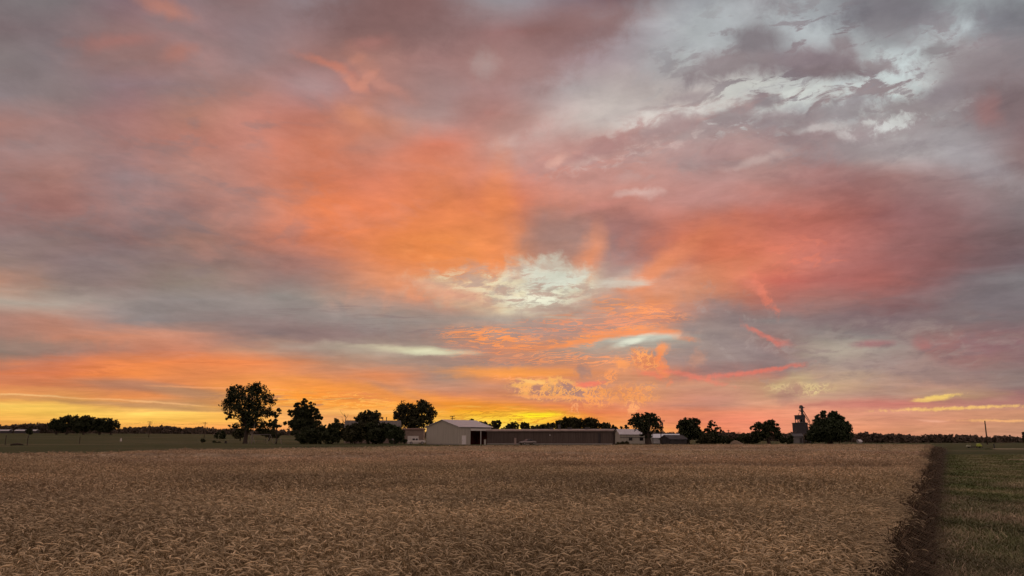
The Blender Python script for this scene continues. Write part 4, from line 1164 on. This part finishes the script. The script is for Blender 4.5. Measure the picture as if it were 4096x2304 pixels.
# long low shed
def long_shed():
    t = place_building('long_shed', 'long low brown metal-clad shed behind the parked car', 2207, 210, R(-11))
    L_, Dp, E, RZ = 33.0, 11.0, 3.35, 3.75
    mb = MB(); mb.prism_x([(-Dp/2, 0), (Dp/2, 0), (Dp/2, E), (0, RZ), (-Dp/2, E)], -L_/2, L_/2); 
    for x in np.arange(-L_/2 + .3, L_/2, .62): mb.box(x, x + .07, -Dp/2 - .035, -Dp/2 - .002, .1, E - .1)
    for y in np.arange(-Dp/2 + .3, Dp/2, .62): mb.box(L_/2 + .002, L_/2 + .035, y, y + .07, .1, E - .1)
    mb.build('wall', M_brown, t)
    mb = MB(); mb.prism_x([(-Dp/2 - .4, E + .02), (0, RZ + .03), (Dp/2 + .4, E + .02), (Dp/2 + .4, E + .28), (0, RZ + .3), (-Dp/2 - .4, E + .28)], -L_/2 - .3, L_/2 + .3)
    rf = mb.build('roof', mat('roof_edge', (.27, .21, .19, 1), .6, .15, 1.0), t)
    for x, w, h in ((0.2, .9, .35), (2.2, .55, 1.15), (4.9, .9, .4), (9.6, 1.0, .42)):
        mb = MB(); mb.box(x - w/2, x + w/2, -1.2, -1.2 + w, RZ + .1, RZ + .3 + h * .7); mb.box(x - w*.62, x + w*.62, -1.3, -1.1 + w, RZ + .3 + h * .7, RZ + .3 + h)
        mb.build('roof_vent', M_steel, rf)
    mb = MB(); mb.box(12.9, 13.5, -Dp/2 - .09, -Dp/2 - .04, 0, 2.9); mb.build('sliding_door', M_dark, t)
    mb = MB(); mb.box(.2, .5, -Dp/2 - .25, -Dp/2 - .04, 2.3, 2.55); mb.build('wall_lamp', M_trim, t)
    mb = MB(); mb.box(-L_/2, L_/2, -Dp/2 - .12, -Dp/2 - .036, 0, .3); mb.build('base_board', M_conc, t)
long_shed()
def simple_shed(name, label, px, D, rot, L_, Dp, E, RZ, wall, roof, cat='shed', ends=True, extra=None):
    t = place_building(name, label, px, D, rot, cat)
    mb = MB(); mb.prism_x([(-Dp/2, 0), (Dp/2, 0), (Dp/2, E), (0, RZ), (-Dp/2, E)], -L_/2, L_/2); mb.build('wall', wall, t)
    s = (RZ - E) / (Dp / 2); ov = .3; o = .02
    mb = MB(); mb.prism_x([(-Dp/2 - ov, E - ov*s + o), (0, RZ + o), (Dp/2 + ov, E - ov*s + o), (Dp/2 + ov, E - ov*s + .14), (0, RZ + .16), (-Dp/2 - ov, E - ov*s + .14)], -L_/2 - .25, L_/2 + .25)
    rf = mb.build('roof', roof, t)
    if extra: extra(t, rf, L_, Dp, E, RZ)
    return t
def ex_white(t, rf, L_, Dp, E, RZ):
    mb = MB(); mb.box(-L_/2 + .1, L_/2 - .1, -Dp/2 - .05, -Dp/2 - .002, E * .62, E * .68); mb.build('band', M_grey, t)
    for x in (-1.6, 1.7):
        mb = MB(); mb.box(x - .55, x + .55, -Dp/2 - .06, -Dp/2 - .003, .9, 1.9); mb.build('window', M_glass, t)
simple_shed('white_shed', 'grey-white shed half hidden by the gap-filled round tree', 2532, 238, R(4), 9.6, 8, 2.7, 4.15, M_white, M_whiteroof, extra=ex_white)
simple_shed('white_shed', 'low shed with bright pale roof right of the gap-filled round tree', 2664, 246, R(-3), 9.8, 7, 1.7, 2.75, mat('pale_wall', (.50, .50, .52, 1), .7, .1, 1), mat('bright_roof', (.72, .76, .82, 1), .4, .06, .6, metal=.1))
def ex_dark(t, rf, L_, Dp, E, RZ):
    mb = MB(); mb.box(-L_/2 - .06, -L_/2 - .003, -1.1, 1.1, 0, 1.5); mb.build('door', M_dark, t)
    mb = MB(); mb.box(L_/2 + .35, L_/2 + .6, -1.3, .6, 0, 1.75); mb.build('tank', M_steel, t)
simple_shed('dark_shed', 'small dark gabled shed at the foot of the utility pole', 2694, 222, R(28), 6.2, 4.4, 1.35, 2.35, M_dark, M_darkroof, extra=ex_dark)
def ex_house(t, rf, L_, Dp, E, RZ):
    for x in (2.9, 4.0):
        mb = MB(); mb.tube([(x, .6, RZ - .5), (x, .6, RZ + .95)], .12, 8); mb.tube([(x, .6, RZ + .95), (x, .6, RZ + 1.15)], .2, 8); mb.build('vent_pipe', M_steel, rf)
    for x in (-4.5, -.5, 3.5):
        mb = MB(); mb.box(x - .6, x + .6, -Dp/2 - .05, -Dp/2 - .003, 1.0, 2.2); w = mb.build('window', M_glass, t)
        f = MB(); f.box(x - .72, x + .72, -Dp/2 - .09, -Dp/2 - .052, .86, 1.0); f.build('sill', M_trim, w)
    mb = MB(); mb.box(5.2, 6.2, -Dp/2 - .05, -Dp/2 - .003, 0.1, 2.1); mb.build('door', M_door, t)
simple_shed('farm_house', 'grey-roofed house mostly hidden behind the hedge', 1490, 240, R(9), 16.5, 9, 3.4, 6.7, M_tan, M_greyroof, cat='house', extra=ex_house)
def ex_tan(t, rf, L_, Dp, E, RZ):
    mb = MB(); mb.box(-1.6, 1.6, -Dp/2 - .06, -Dp/2 - .003, 0, 2.2); mb.build('garage_door', M_trim, t)
simple_shed('tan_shed', 'tan flat-fronted shed behind the white pickup', 1655, 232, R(2), 6.0, 5, 4.0, 4.3, M_tan, mat('tan_roof', (.20, .12, .09, 1), .8, .2, 1), extra=ex_tan)
# distant white farm roofs on the left
G5 = 'white farm sheds far on the left pasture'
for px, L_, rot, lab in ((6, 10, 0, 'longest white farm roof at the far left edge'), (80, 6.5, 5, 'white farm roof left of the dark shrub clump'), (137, 2.6, 0, 'tiny white farm roof right of the dark shrub clump')):
    t = simple_shed('farm_shed', lab, px, 520, R(rot), L_, 4, 1.6, 2.3, M_grey, M_whiteroof); t['group'] = G5
    t.location.z = at(px, 1727, 520).z - 1.0
t = simple_shed('farm_house', 'tiny white house far off at the right of the bushy tree', 3438, 420, R(20), 1.9, 1.8, 1.1, 1.9, mat('white_wall', (.28, .27, .26, 1), .7, .05, 1), M_whiteroof, cat='house')
t.location.z = -1.2

# grain tower with leg and spouts
def tower():
    D = 330; m = D / (F * 4)
    t = empty('grain_tower', foot(3203, D)); tag(t, 'dark concrete grain elevator tower with spouts beside the bushy tree', 'grain elevator')
    z = lambda py: at(3203, py, D).z - t.location.z
    x = lambda px: at(px, 1700, D).x - t.location.x
    wl, wr = x(3178), x(3223)
    mb = MB(); mb.box(wl, wr, -2.2, 2.6, -.3, z(1693)); mb.prism([(wr, -.3), (wr + 1.1, -.3), (wr + .02, z(1700)), (wr, z(1700))], -2.0, 2.2)
    for q in np.arange(1.2, z(1693), 1.2): mb.box(wl - .015, wr, -2.215, -2.2, q, q + .05)
    mb.build('silo_block', M_grey, t)
    mb = MB(); mb.box(wl - .2, wr + .2, -2.4, 2.8, z(1693), z(1693) + .22); mb.build('deck', M_steel, t)
    ul, ur = x(3186), x(3216); zb = z(1693) + .22; zt = z(1662); zm = z(1676)
    fr = MB()
    for xx in (ul + .15, ul + .38 * (ur - ul), ul + .66 * (ur - ul), ur - .15):
        for yy in (-1.6, 1.4): fr.box(xx - .13, xx + .13, yy - .13, yy + .13, zb, zm)
    fr.box(ul, ur, -1.75, 1.55, zm - .25, zm - .004); fr.box(ul, ur, -1.75, 1.55, zb + .004, zb + .12)
    fr.tube([(ul + .2, -1.6, zb), (ul + 1.2, -1.6, zm)], .09, 5); fr.tube([(ur - 1.2, -1.6, zb), (ur - .2, -1.6, zm)], .12, 5)
    fr.build('open_frame', M_steel, t)
    mb = MB(); mb.box(ul, ur, -1.9, 1.7, zm, zt); mb.box(ur - .9, ur + .05, -1.2, 1.0, zb, zm); mb.build('head_house', M_grey, t)
    mb = MB(); mb.box(ul - .15, ur + .15, -2.05, 1.85, zt, zt + .15); mb.build('roof', M_darkroof, t)
    lg = MB(); lx = x(3212); lg.box(lx - .35, lx + .35, -.5, .5, zt + .15, z(1634)); lg.build('elevator_leg', M_steel, t)
    hd = MB(); hx = x(3209); hd.prism([(hx - .6, z(1634)), (hx + .75, z(1634)), (hx + .75, z(1627)), (hx + .3, z(1621)), (hx - .35, z(1621)), (hx - .6, z(1628))], -.6, .6); hd.box(hx + .75, hx + 1.4, -.3, .3, z(1632), z(1629)); hd.build('leg_head', M_steel, t)
    pf = MB(); pf.box(hx - 1.1, hx + .2, -.8, .8, z(1642), z(1642) + .12)
    for xx in (hx - 1.05, hx - .5): pf.tube([(xx, -.75, z(1642)), (xx, -.75, z(1637))], .05, 5)
    pf.tube([(hx - 1.05, -.75, z(1637)), (hx - .3, -.75, z(1637))], .05, 5); pf.tube([(hx - .9, -.4, z(1642)), (hx + .1, -.4, z(1650))], .16, 5); pf.build('platform', M_steel, t)
    gy_ = MB(); gy_.tube([(x(3192), -1.2, zt + .1), (x(3203), -.4, z(1642))], .07, 5); gy_.tube([(x(3192), -1.2, zt + .1), (x(3192), -1.2, zt + .9)], .05, 5); gy_.build('brace', M_steel, t)
    for a_, b_ in (((3216, 1641), (3242, 1688)), ((3217, 1655), (3238, 1690)), ((3219, 1688), (3244, 1704))):
        sp_ = MB(); sp_.tube([(x(a_[0]), 0, z(a_[1])), (x(b_[0]), .2, z(b_[1]))], .16, 7); sp_.build('spout', M_steel, t)
    # legs of the truck bay at the foot
    st = MB(); st.tube([(x(3240), .2, -.2), (x(3240), .2, z(1690))], .12, 6); st.tube([(x(3226), .2, z(1718)), (x(3240), .2, z(1706))], .09, 5); st.tube([(x(3226), .2, z(1728)), (x(3240), .2, z(1716))], .09, 5); st.build('spout_tower', M_steel, t)
tower()
t = simple_shed('feed_office', 'small pale building at the foot of the grain tower', 3190, 300, R(-8), 3.4, 3.2, 2.6, 3.5, mat('pale_block', (.17, .165, .16, 1), .8, .15, 1), M_steel,
     extra=lambda t, rf, L_, Dp, E, RZ: (lambda mb: (mb.box(.5, 1.5, -Dp/2 - .05, -Dp/2 - .003, .2, 2.0), mb.build('door', M_dark, t)))(MB()), cat='building')
# ---------------------------------------------------------------- poles, vehicles, small things
def power_pole(label, px, ytop, D, arms, w=.16, tilt=0.0, extra=None, group='utility poles'):
    f = foot(px, D); top = at(px, ytop, D)
    h = top.z - f.z
    t = empty('utility_pole', f); tag(t, label, 'utility pole', group)
    t.rotation_euler = (0, tilt, 0)
    mb = MB(); mb.tube([(0, 0, -.4), (0, 0, h)], [w, w * .75], 9); mb.build('pole', M_pole, t, smooth=True)
    for dz, l, off in arms:
        a = MB(); a.box(off - l/2, off + l/2, -.2, -.06, h - dz - .08, h - dz + .08); ar = a.build('crossarm', M_pole, t)
        for s_ in (-.46, -.2, .2, .46):
            i_ = MB(); i_.tube([(off + s_ * l, -.13, h - dz + .08), (off + s_ * l, -.13, h - dz + .3)], [.05, .07], 6); i_.build('insulator', M_steel, ar)
    if extra: extra(t, h)
    return t
def transformer(t, h):
    mb = MB(); mb.tube([(.45, -.05, h - 2.3), (.45, -.05, h - 1.4)], .26, 10); mb.tube([(.45, -.05, h - 1.4), (.45, -.05, h - 1.25)], [.26, .1], 10); mb.box(.1, .3, -.08, .02, h - 2.0, h - 1.7); mb.build('transformer', M_steel, t)
p1 = power_pole('double-armed pole by the pasture grove', 593, 1686, 350, [(.25, 2.2, 0), (1.15, 1.6, 0)])
p2 = power_pole('single-armed pole left of the tall broad tree', 815, 1688, 352, [(.5, 2.0, 0)])
p3 = power_pole('double-armed pole top showing over the white barn ridge', 1808, 1663, 262, [(.2, 1.6, 0), (1.0, 1.5, .2)])
power_pole('utility pole with a transformer between the two rounded farmyard trees', 2645, 1670, 220, [(1.0, 1.5, .45)], w=.14, extra=transformer)
power_pole('thin bare pole before the low pale-roofed shed', 2612, 1722, 222, [], w=.1)
power_pole('far pole behind the sprawling sloping shrub', 2916, 1719, 330, [(.5, 1.4, 0)], w=.15)
power_pole('farthest pole left of the windswept tree', 2957, 1727, 380, [(.25, 2.4, 0)], w=.13)
power_pole('short bare pole at the wheat edge before the grain tower', 3217, 1734, 206, [], w=.13)
power_pole('tall bare reddish pole rising from the right-hand woods', 3949, 1683, 260, [], w=.24)
# wires between the left poles and onwards
M_wire = mat('wire', (.05, .045, .04, 1), .6, .1, 2)
def wire(label, a, b, sag=.8):
    a, b = Vector(a), Vector(b)
    pts = [a.lerp(b, i / 14) - Vector((0, 0, sag * 4 * (i / 14) * (1 - i / 14))) for i in range(15)]
    mb = MB(); mb.tube(pts, .022, 4); o = mb.build('overhead_wire', M_wire); tag(o, label, 'wire', 'overhead wires')
A_ = at(593, 1688, 350); B_ = at(815, 1693, 352); C_ = at(430, 1696, 350)
wire('upper wire strung between the two left utility poles', A_, B_)
wire('wire running from the double-armed pole towards the pasture grove', C_, A_, .4)
# fence posts on the left
M_post = mat('fence_post_wood', (.065, .055, .045, 1), .95, .3, 4)
for px, base, top, lab in ((20, 1781, 1741, 'faint leftmost fence post on the pasture edge'), (108, 1783, 1742, 'tallest dark fence post on the pasture edge'), (317, 1778, 1746, 'fence post below the middle of the pasture grove')):
    x, D = on_plane(px, base, 0.0); f = Vector((x, D, float(terrain(x, D)))); h = at(px, top, D).z - f.z
    t = empty('fence_post', f); tag(t, lab, 'fence post', 'fence posts on the pasture')
    mb = MB(); mb.tube([(0, 0, -.3), (.02, 0, h * .6), (.06, 0, h)], [.11, .10, .09], 7); mb.build('post', M_post, t)
    mb = MB(); mb.tube([(.06, 0, h), (.06, 0, h + .06)], [.10, .03], 7); mb.build('cap', M_steel, t)
mb = MB(); f = foot(72, 175); mb.tube([(f.x - 1.6, 175, .25), (f.x - .3, 175.2, .42), (f.x + 1.2, 175, .28)], [.16, .24, .12], 8); tag(mb.build('fallen_log', M_bark), 'dark log lying by the tallest fence post', 'log')
def marker(label, px, base, top, D, w, m, cat='marker post'):
    f = foot(px, D); zt = at(px, top, D).z; zb = f.z
    mb = MB(); mb.box(f.x - w/2, f.x + w/2, D - w/2, D + w/2, zb - .1, zt); mb.box(f.x - w*.6, f.x + w*.6, D - w*.6, D + w*.6, zt, zt + .06)
    return tag(mb.build(cat.replace(' ', '_'), m, bevel=.02), label, cat)
marker('small white marker post standing on the pasture', 483, 1765, 1754, 262, .42, M_trim)
marker('small dark post on the lane left of the tall broad tree', 903, 1772, 1765, 226, .5, M_dark)
marker('pale post at the far end of the mown strip', 3975, 1791, 1777, 134, .14, M_steel)
marker('white upright box before the barn bay', 1940, 1778, 1759, 198, .5, M_white, 'utility box')
marker('pale upright panel against the long shed, left of the car', 2061, 1776, 1753, 203, .5, mat('pale_panel', (.36, .27, .24, 1), .7, .1, 2), 'utility box')
# gravel heap
def heap():
    x0, D = at(2948, 1780, 214).x, 214; n = 24; vs = [(x0 - .5, D, 1.15)]; fs = []
    for ri, (q, z) in enumerate(((.3, .95), (.6, .55), (.85, .2), (1.0, -.05))):
        for i in range(n):
            a_ = 6.2832 * i / n; j = 1 + rng.uniform(-.1, .1); vs.append((x0 + .6 * q + math.cos(a_) * 2.1 * q * j - .6, D + math.sin(a_) * 1.8 * q * j, z + rng.uniform(-.05, .05)))
    fs += [(0, 1 + i, 1 + (i + 1) % n) for i in range(n)]
    for ri in range(3):
        for i in range(n): a_, b_ = 1 + ri*n, 1 + (ri+1)*n; fs.append((a_+i, b_+i, b_+(i+1) % n, a_+(i+1) % n))
    mb = MB(); mb.add(vs, fs); tag(mb.build('gravel_heap', mat('pale_gravel', (.20, .155, .11, 1), .95, .2, 4, bump=.5), smooth=True), 'pale heap of gravel behind the wheat, left of the windswept tree', 'gravel heap')
heap()
# swing set
def swing():
    D = 214; f = foot(1045, D); t = empty('swing_set', f); tag(t, 'grey metal swing set beside the tall broad tree', 'swing set')
    m = mat('grey_tube', (.22, .20, .19, 1), .5, .1, 3, metal=.3); m_ = D / (F * 4)
    xs = [at(p, 1770, D).x - f.x for p in (1006, 1080, 1120)]
    for x in (xs[0], xs[1]):
        for s_ in (-1, 1):
            mb = MB(); mb.tube([(x + s_ * .9, s_ * .3, -.1), (x, 0, 2.5)], .06, 7); mb.build('leg', m, t)
    mb = MB(); mb.tube([(xs[0] - .2, 0, 2.5), (xs[1] + .2, 0, 2.5)], .06, 7); mb.build('top_bar', m, t)
    for k_ in (.3, .7):
        x = xs[0] + (xs[1] - xs[0]) * k_
        mb = MB(); mb.box(x - .28, x + .28, -.1, .1, .5, .55); st = mb.build('seat', M_dark, t)
        for s_ in (-.25, .25):
            mb = MB(); mb.tube([(x + s_, 0, .55), (x + s_, 0, 2.48)], .015, 4); mb.build('chain', M_steel, st)
    t2 = empty('slide', foot(1108, D)); tag(t2, 'small pale playground slide right of the swing set', 'slide')
    mb = MB(); mb.prism([(-.8, 0), (-.72, 0), (.35, 1.55), (.9, 1.55), (.9, 1.62), (.3, 1.62)], -.3, .3); mb.build('chute', m, t2)
    for s_ in (-.28, .28):
        mb = MB(); mb.tube([(.9, s_, 1.6), (1.25, s_, 0)], .04, 6); mb.build('leg', m, t2)
    mb = MB()
    for z in (.35, .7, 1.05, 1.4): mb.tube([(1.22 - .22 * z, -.28, z), (1.22 - .22 * z, .28, z)], .025, 5)
    for s_ in (-.28, .28): mb.tube([(1.22, s_, 0), (.9, s_, 1.5)], .03, 5)
    mb.build('ladder', m, t2)
    t3 = empty('leaning_pole', foot(1006, 216)); tag(t3, 'pale pole leaning before the trunk of the tall broad tree', 'pole')
    mb = MB(); mb.tube([(0, 0, -.1), (.25, 0, 3.2), (.62, 0, 5.4)], [.13, .11, .08], 8); mb.build('shaft', mat('pale_pole', (.20, .17, .15, 1), .8, .1, 3), t3)
    mb = MB(); mb.tube([(.62, 0, 5.4), (.64, 0, 5.52)], [.10, .04], 8); mb.build('cap', M_steel, t3)
swing()
# vehicles
M_tyre = mat('rubber', (.012, .012, .012, 1), .9, .2, 4); M_rim = mat('rim', (.35, .34, .33, 1), .35, .05, 3, metal=.7)
def wheel(t, x, y, r=.33):
    mb = MB(); mb.disc((x, y, r), (0, 1, 0), r, .22, 18); w = mb.build('wheel', M_tyre, t)
    mb = MB(); s_ = -1 if y < 0 else 1; mb.disc((x, y + s_ * .10, r), (0, 1, 0), r * .6, .06, 14); mb.build('rim', M_rim, w)
def loft(mb, secs):
    """closed cross sections (same count) joined end to end"""
    k = len(mb.v); n = len(secs[0])
    for s_ in secs: mb.v += [tuple(p) for p in s_]
    for i in range(len(secs) - 1):
        for j in range(n): mb.f.append((k+i*n+j, k+i*n+(j+1) % n, k+(i+1)*n+(j+1) % n, k+(i+1)*n+j))
    mb.f.append(tuple(k + j for j in range(n-1, -1, -1))); e = k + (len(secs)-1)*n; mb.f.append(tuple(e + j for j in range(n)))
def sec(x, w, z0, z1): return [(x, -w, z0 + .12), (x, -w * .9, z0), (x, w * .9, z0), (x, w, z0 + .12), (x, w, z1 - .12), (x, w * .88, z1), (x, -w * .88, z1), (x, -w, z1 - .12)]
def car():
    t = empty('parked_car', foot(2110, 200), R(28)); tag(t, 'silver saloon car parked before the long brown shed', 'car')
    m = mat('silver_paint', (.24, .21, .20, 1), .3, .05, 3, metal=.5)
    mb = MB(); loft(mb, [sec(-2.15, .72, .38, .68), sec(-2.0, .83, .28, .78), sec(-1.2, .87, .24, .92), (sec(-.5, .88, .24, .98)), sec(.9, .88, .24, .98), sec(1.6, .86, .26, .95), sec(2.1, .80, .32, .88), sec(2.2, .72, .42, .80)]); b_ = mb.build('body', m, t, .03, True)
    mb = MB(); loft(mb, [sec(-.75, .74, .94, .99), sec(-.1, .70, .95, 1.38), sec(.8, .68, .95, 1.42), sec(1.45, .70, .94, 1.02)]); g = mb.build('windows', M_glass, t)
    mb = MB(); mb.prism([(-.12, 1.37), (.82, 1.405), (.82, 1.445), (-.12, 1.41)], -.62, .62); mb.build('roof', m, t)
    for x in (-1.35, 1.35):
        for y in (-.80, .80): wheel(t, x, y, .32)
    for y in (-.55, .55):
        mb = MB(); mb.box(-2.19, -2.06, y - .16, y + .16, .56, .68); mb.build('headlight', M_trim, t)
    mb = MB(); mb.box(-2.2, -2.12, -.35, .35, .42, .54); mb.build('grille', M_dark, t)
car()
def pickup():
    t = empty('pickup_truck', foot(1664, 206), R(8)); tag(t, 'white pickup truck between the hedge and the white barn', 'pickup truck')
    m = mat('white_paint', (.62, .58, .55, 1), .35, .05, 3)
    mb = MB(); loft(mb, [sec(-2.0, .80, .5, .92), sec(-1.85, .92, .45, 1.0), sec(2.35, .92, .45, 1.0), sec(2.45, .9, .5, .98)]); mb.build('body', m, t, .02)
    mb = MB(); loft(mb, [sec(-1.5, .86, 1.0, 1.06), sec(-1.15, .82, 1.0, 1.72), sec(.55, .82, 1.0, 1.72), sec(.75, .85, 1.0, 1.08)]); mb.build('cab', m, t, .02)
    for a_, b_ in ((-.95, -.30), (-.1, .42)):
        for y in (-.87, .85):
            mb = MB(); mb.box(a_, b_, y, y + .03, 1.12, 1.58); mb.build('side_window', M_glass, t)
    for y in (-.93, .87):
        mb = MB(); mb.box(.9, 2.42, y, y + .06, .98, 1.14); mb.build('bed_rail', m, t)
    for x in (-1.25, 1.6):
        for y in (-.84, .84): wheel(t, x, y, .38)
pickup()
# lime implement at the end of the mown strip
def implement():
    x, D = on_plane(3918, 1792, 0.0)
    t = empty('farm_implement', (x, D, 0)); tag(t, 'lime yellow farm implement on the grass before the right-hand woods', 'farm implement')
    m = D / (F * 4); lime = mat('lime_paint', (.42, .52, .09, 1), .45, .1, 3)
    mb = MB(); mb.prism([(-.34, .28), (-.36, .62), (-.28, .78), (0.02, .80), (.16, .68), (.36, .40), (.38, .22), (.24, .20), (.16, .32), (-.08, .34), (-.2, .24)], -.32, .32); mb.build('hood', lime, t, .04)
    for s_ in (-.3, .33):
        mb = MB(); mb.tube([(s_, -.28, .3), (s_ * 1.05, -.3, 0)], .05, 6); mb.tube([(s_, .28, .3), (s_ * 1.05, .3, 0)], .05, 6); mb.build('leg', M_steel, t)
    mb = MB(); mb.box(-2.15, .0, -.08, .08, .10, .24); mb.build('drawbar', M_dark, t)
    mb = MB(); mb.prism([(-2.25, .22), (-2.22, .42), (-2.1, .50), (-1.66, .47), (-1.6, .28), (-1.75, .22)], -.25, .25); mb.build('end_cover', mat('pale_cover', (.38, .40, .28, 1), .5, .1, 3), t, .03)
    mb = MB(); mb.disc((.0, 0, .14), (0, 1, 0), .14, .2, 14); mb.build('wheel', M_tyre, t)
    mb = MB(); mb.disc((-1.9, 0, .13), (0, 1, 0), .13, .2, 14); mb.build('wheel', M_tyre, t)
implement()
scene.cycles.use_adaptive_sampling = True
scene.cycles.adaptive_threshold = 0.02
scene.cycles.adaptive_min_samples = 12
scene.cycles.max_bounces = 5
scene.cycles.diffuse_bounces = 3
scene.cycles.transparent_max_bounces = 4
scene.cycles.sample_clamp_indirect = 4.0
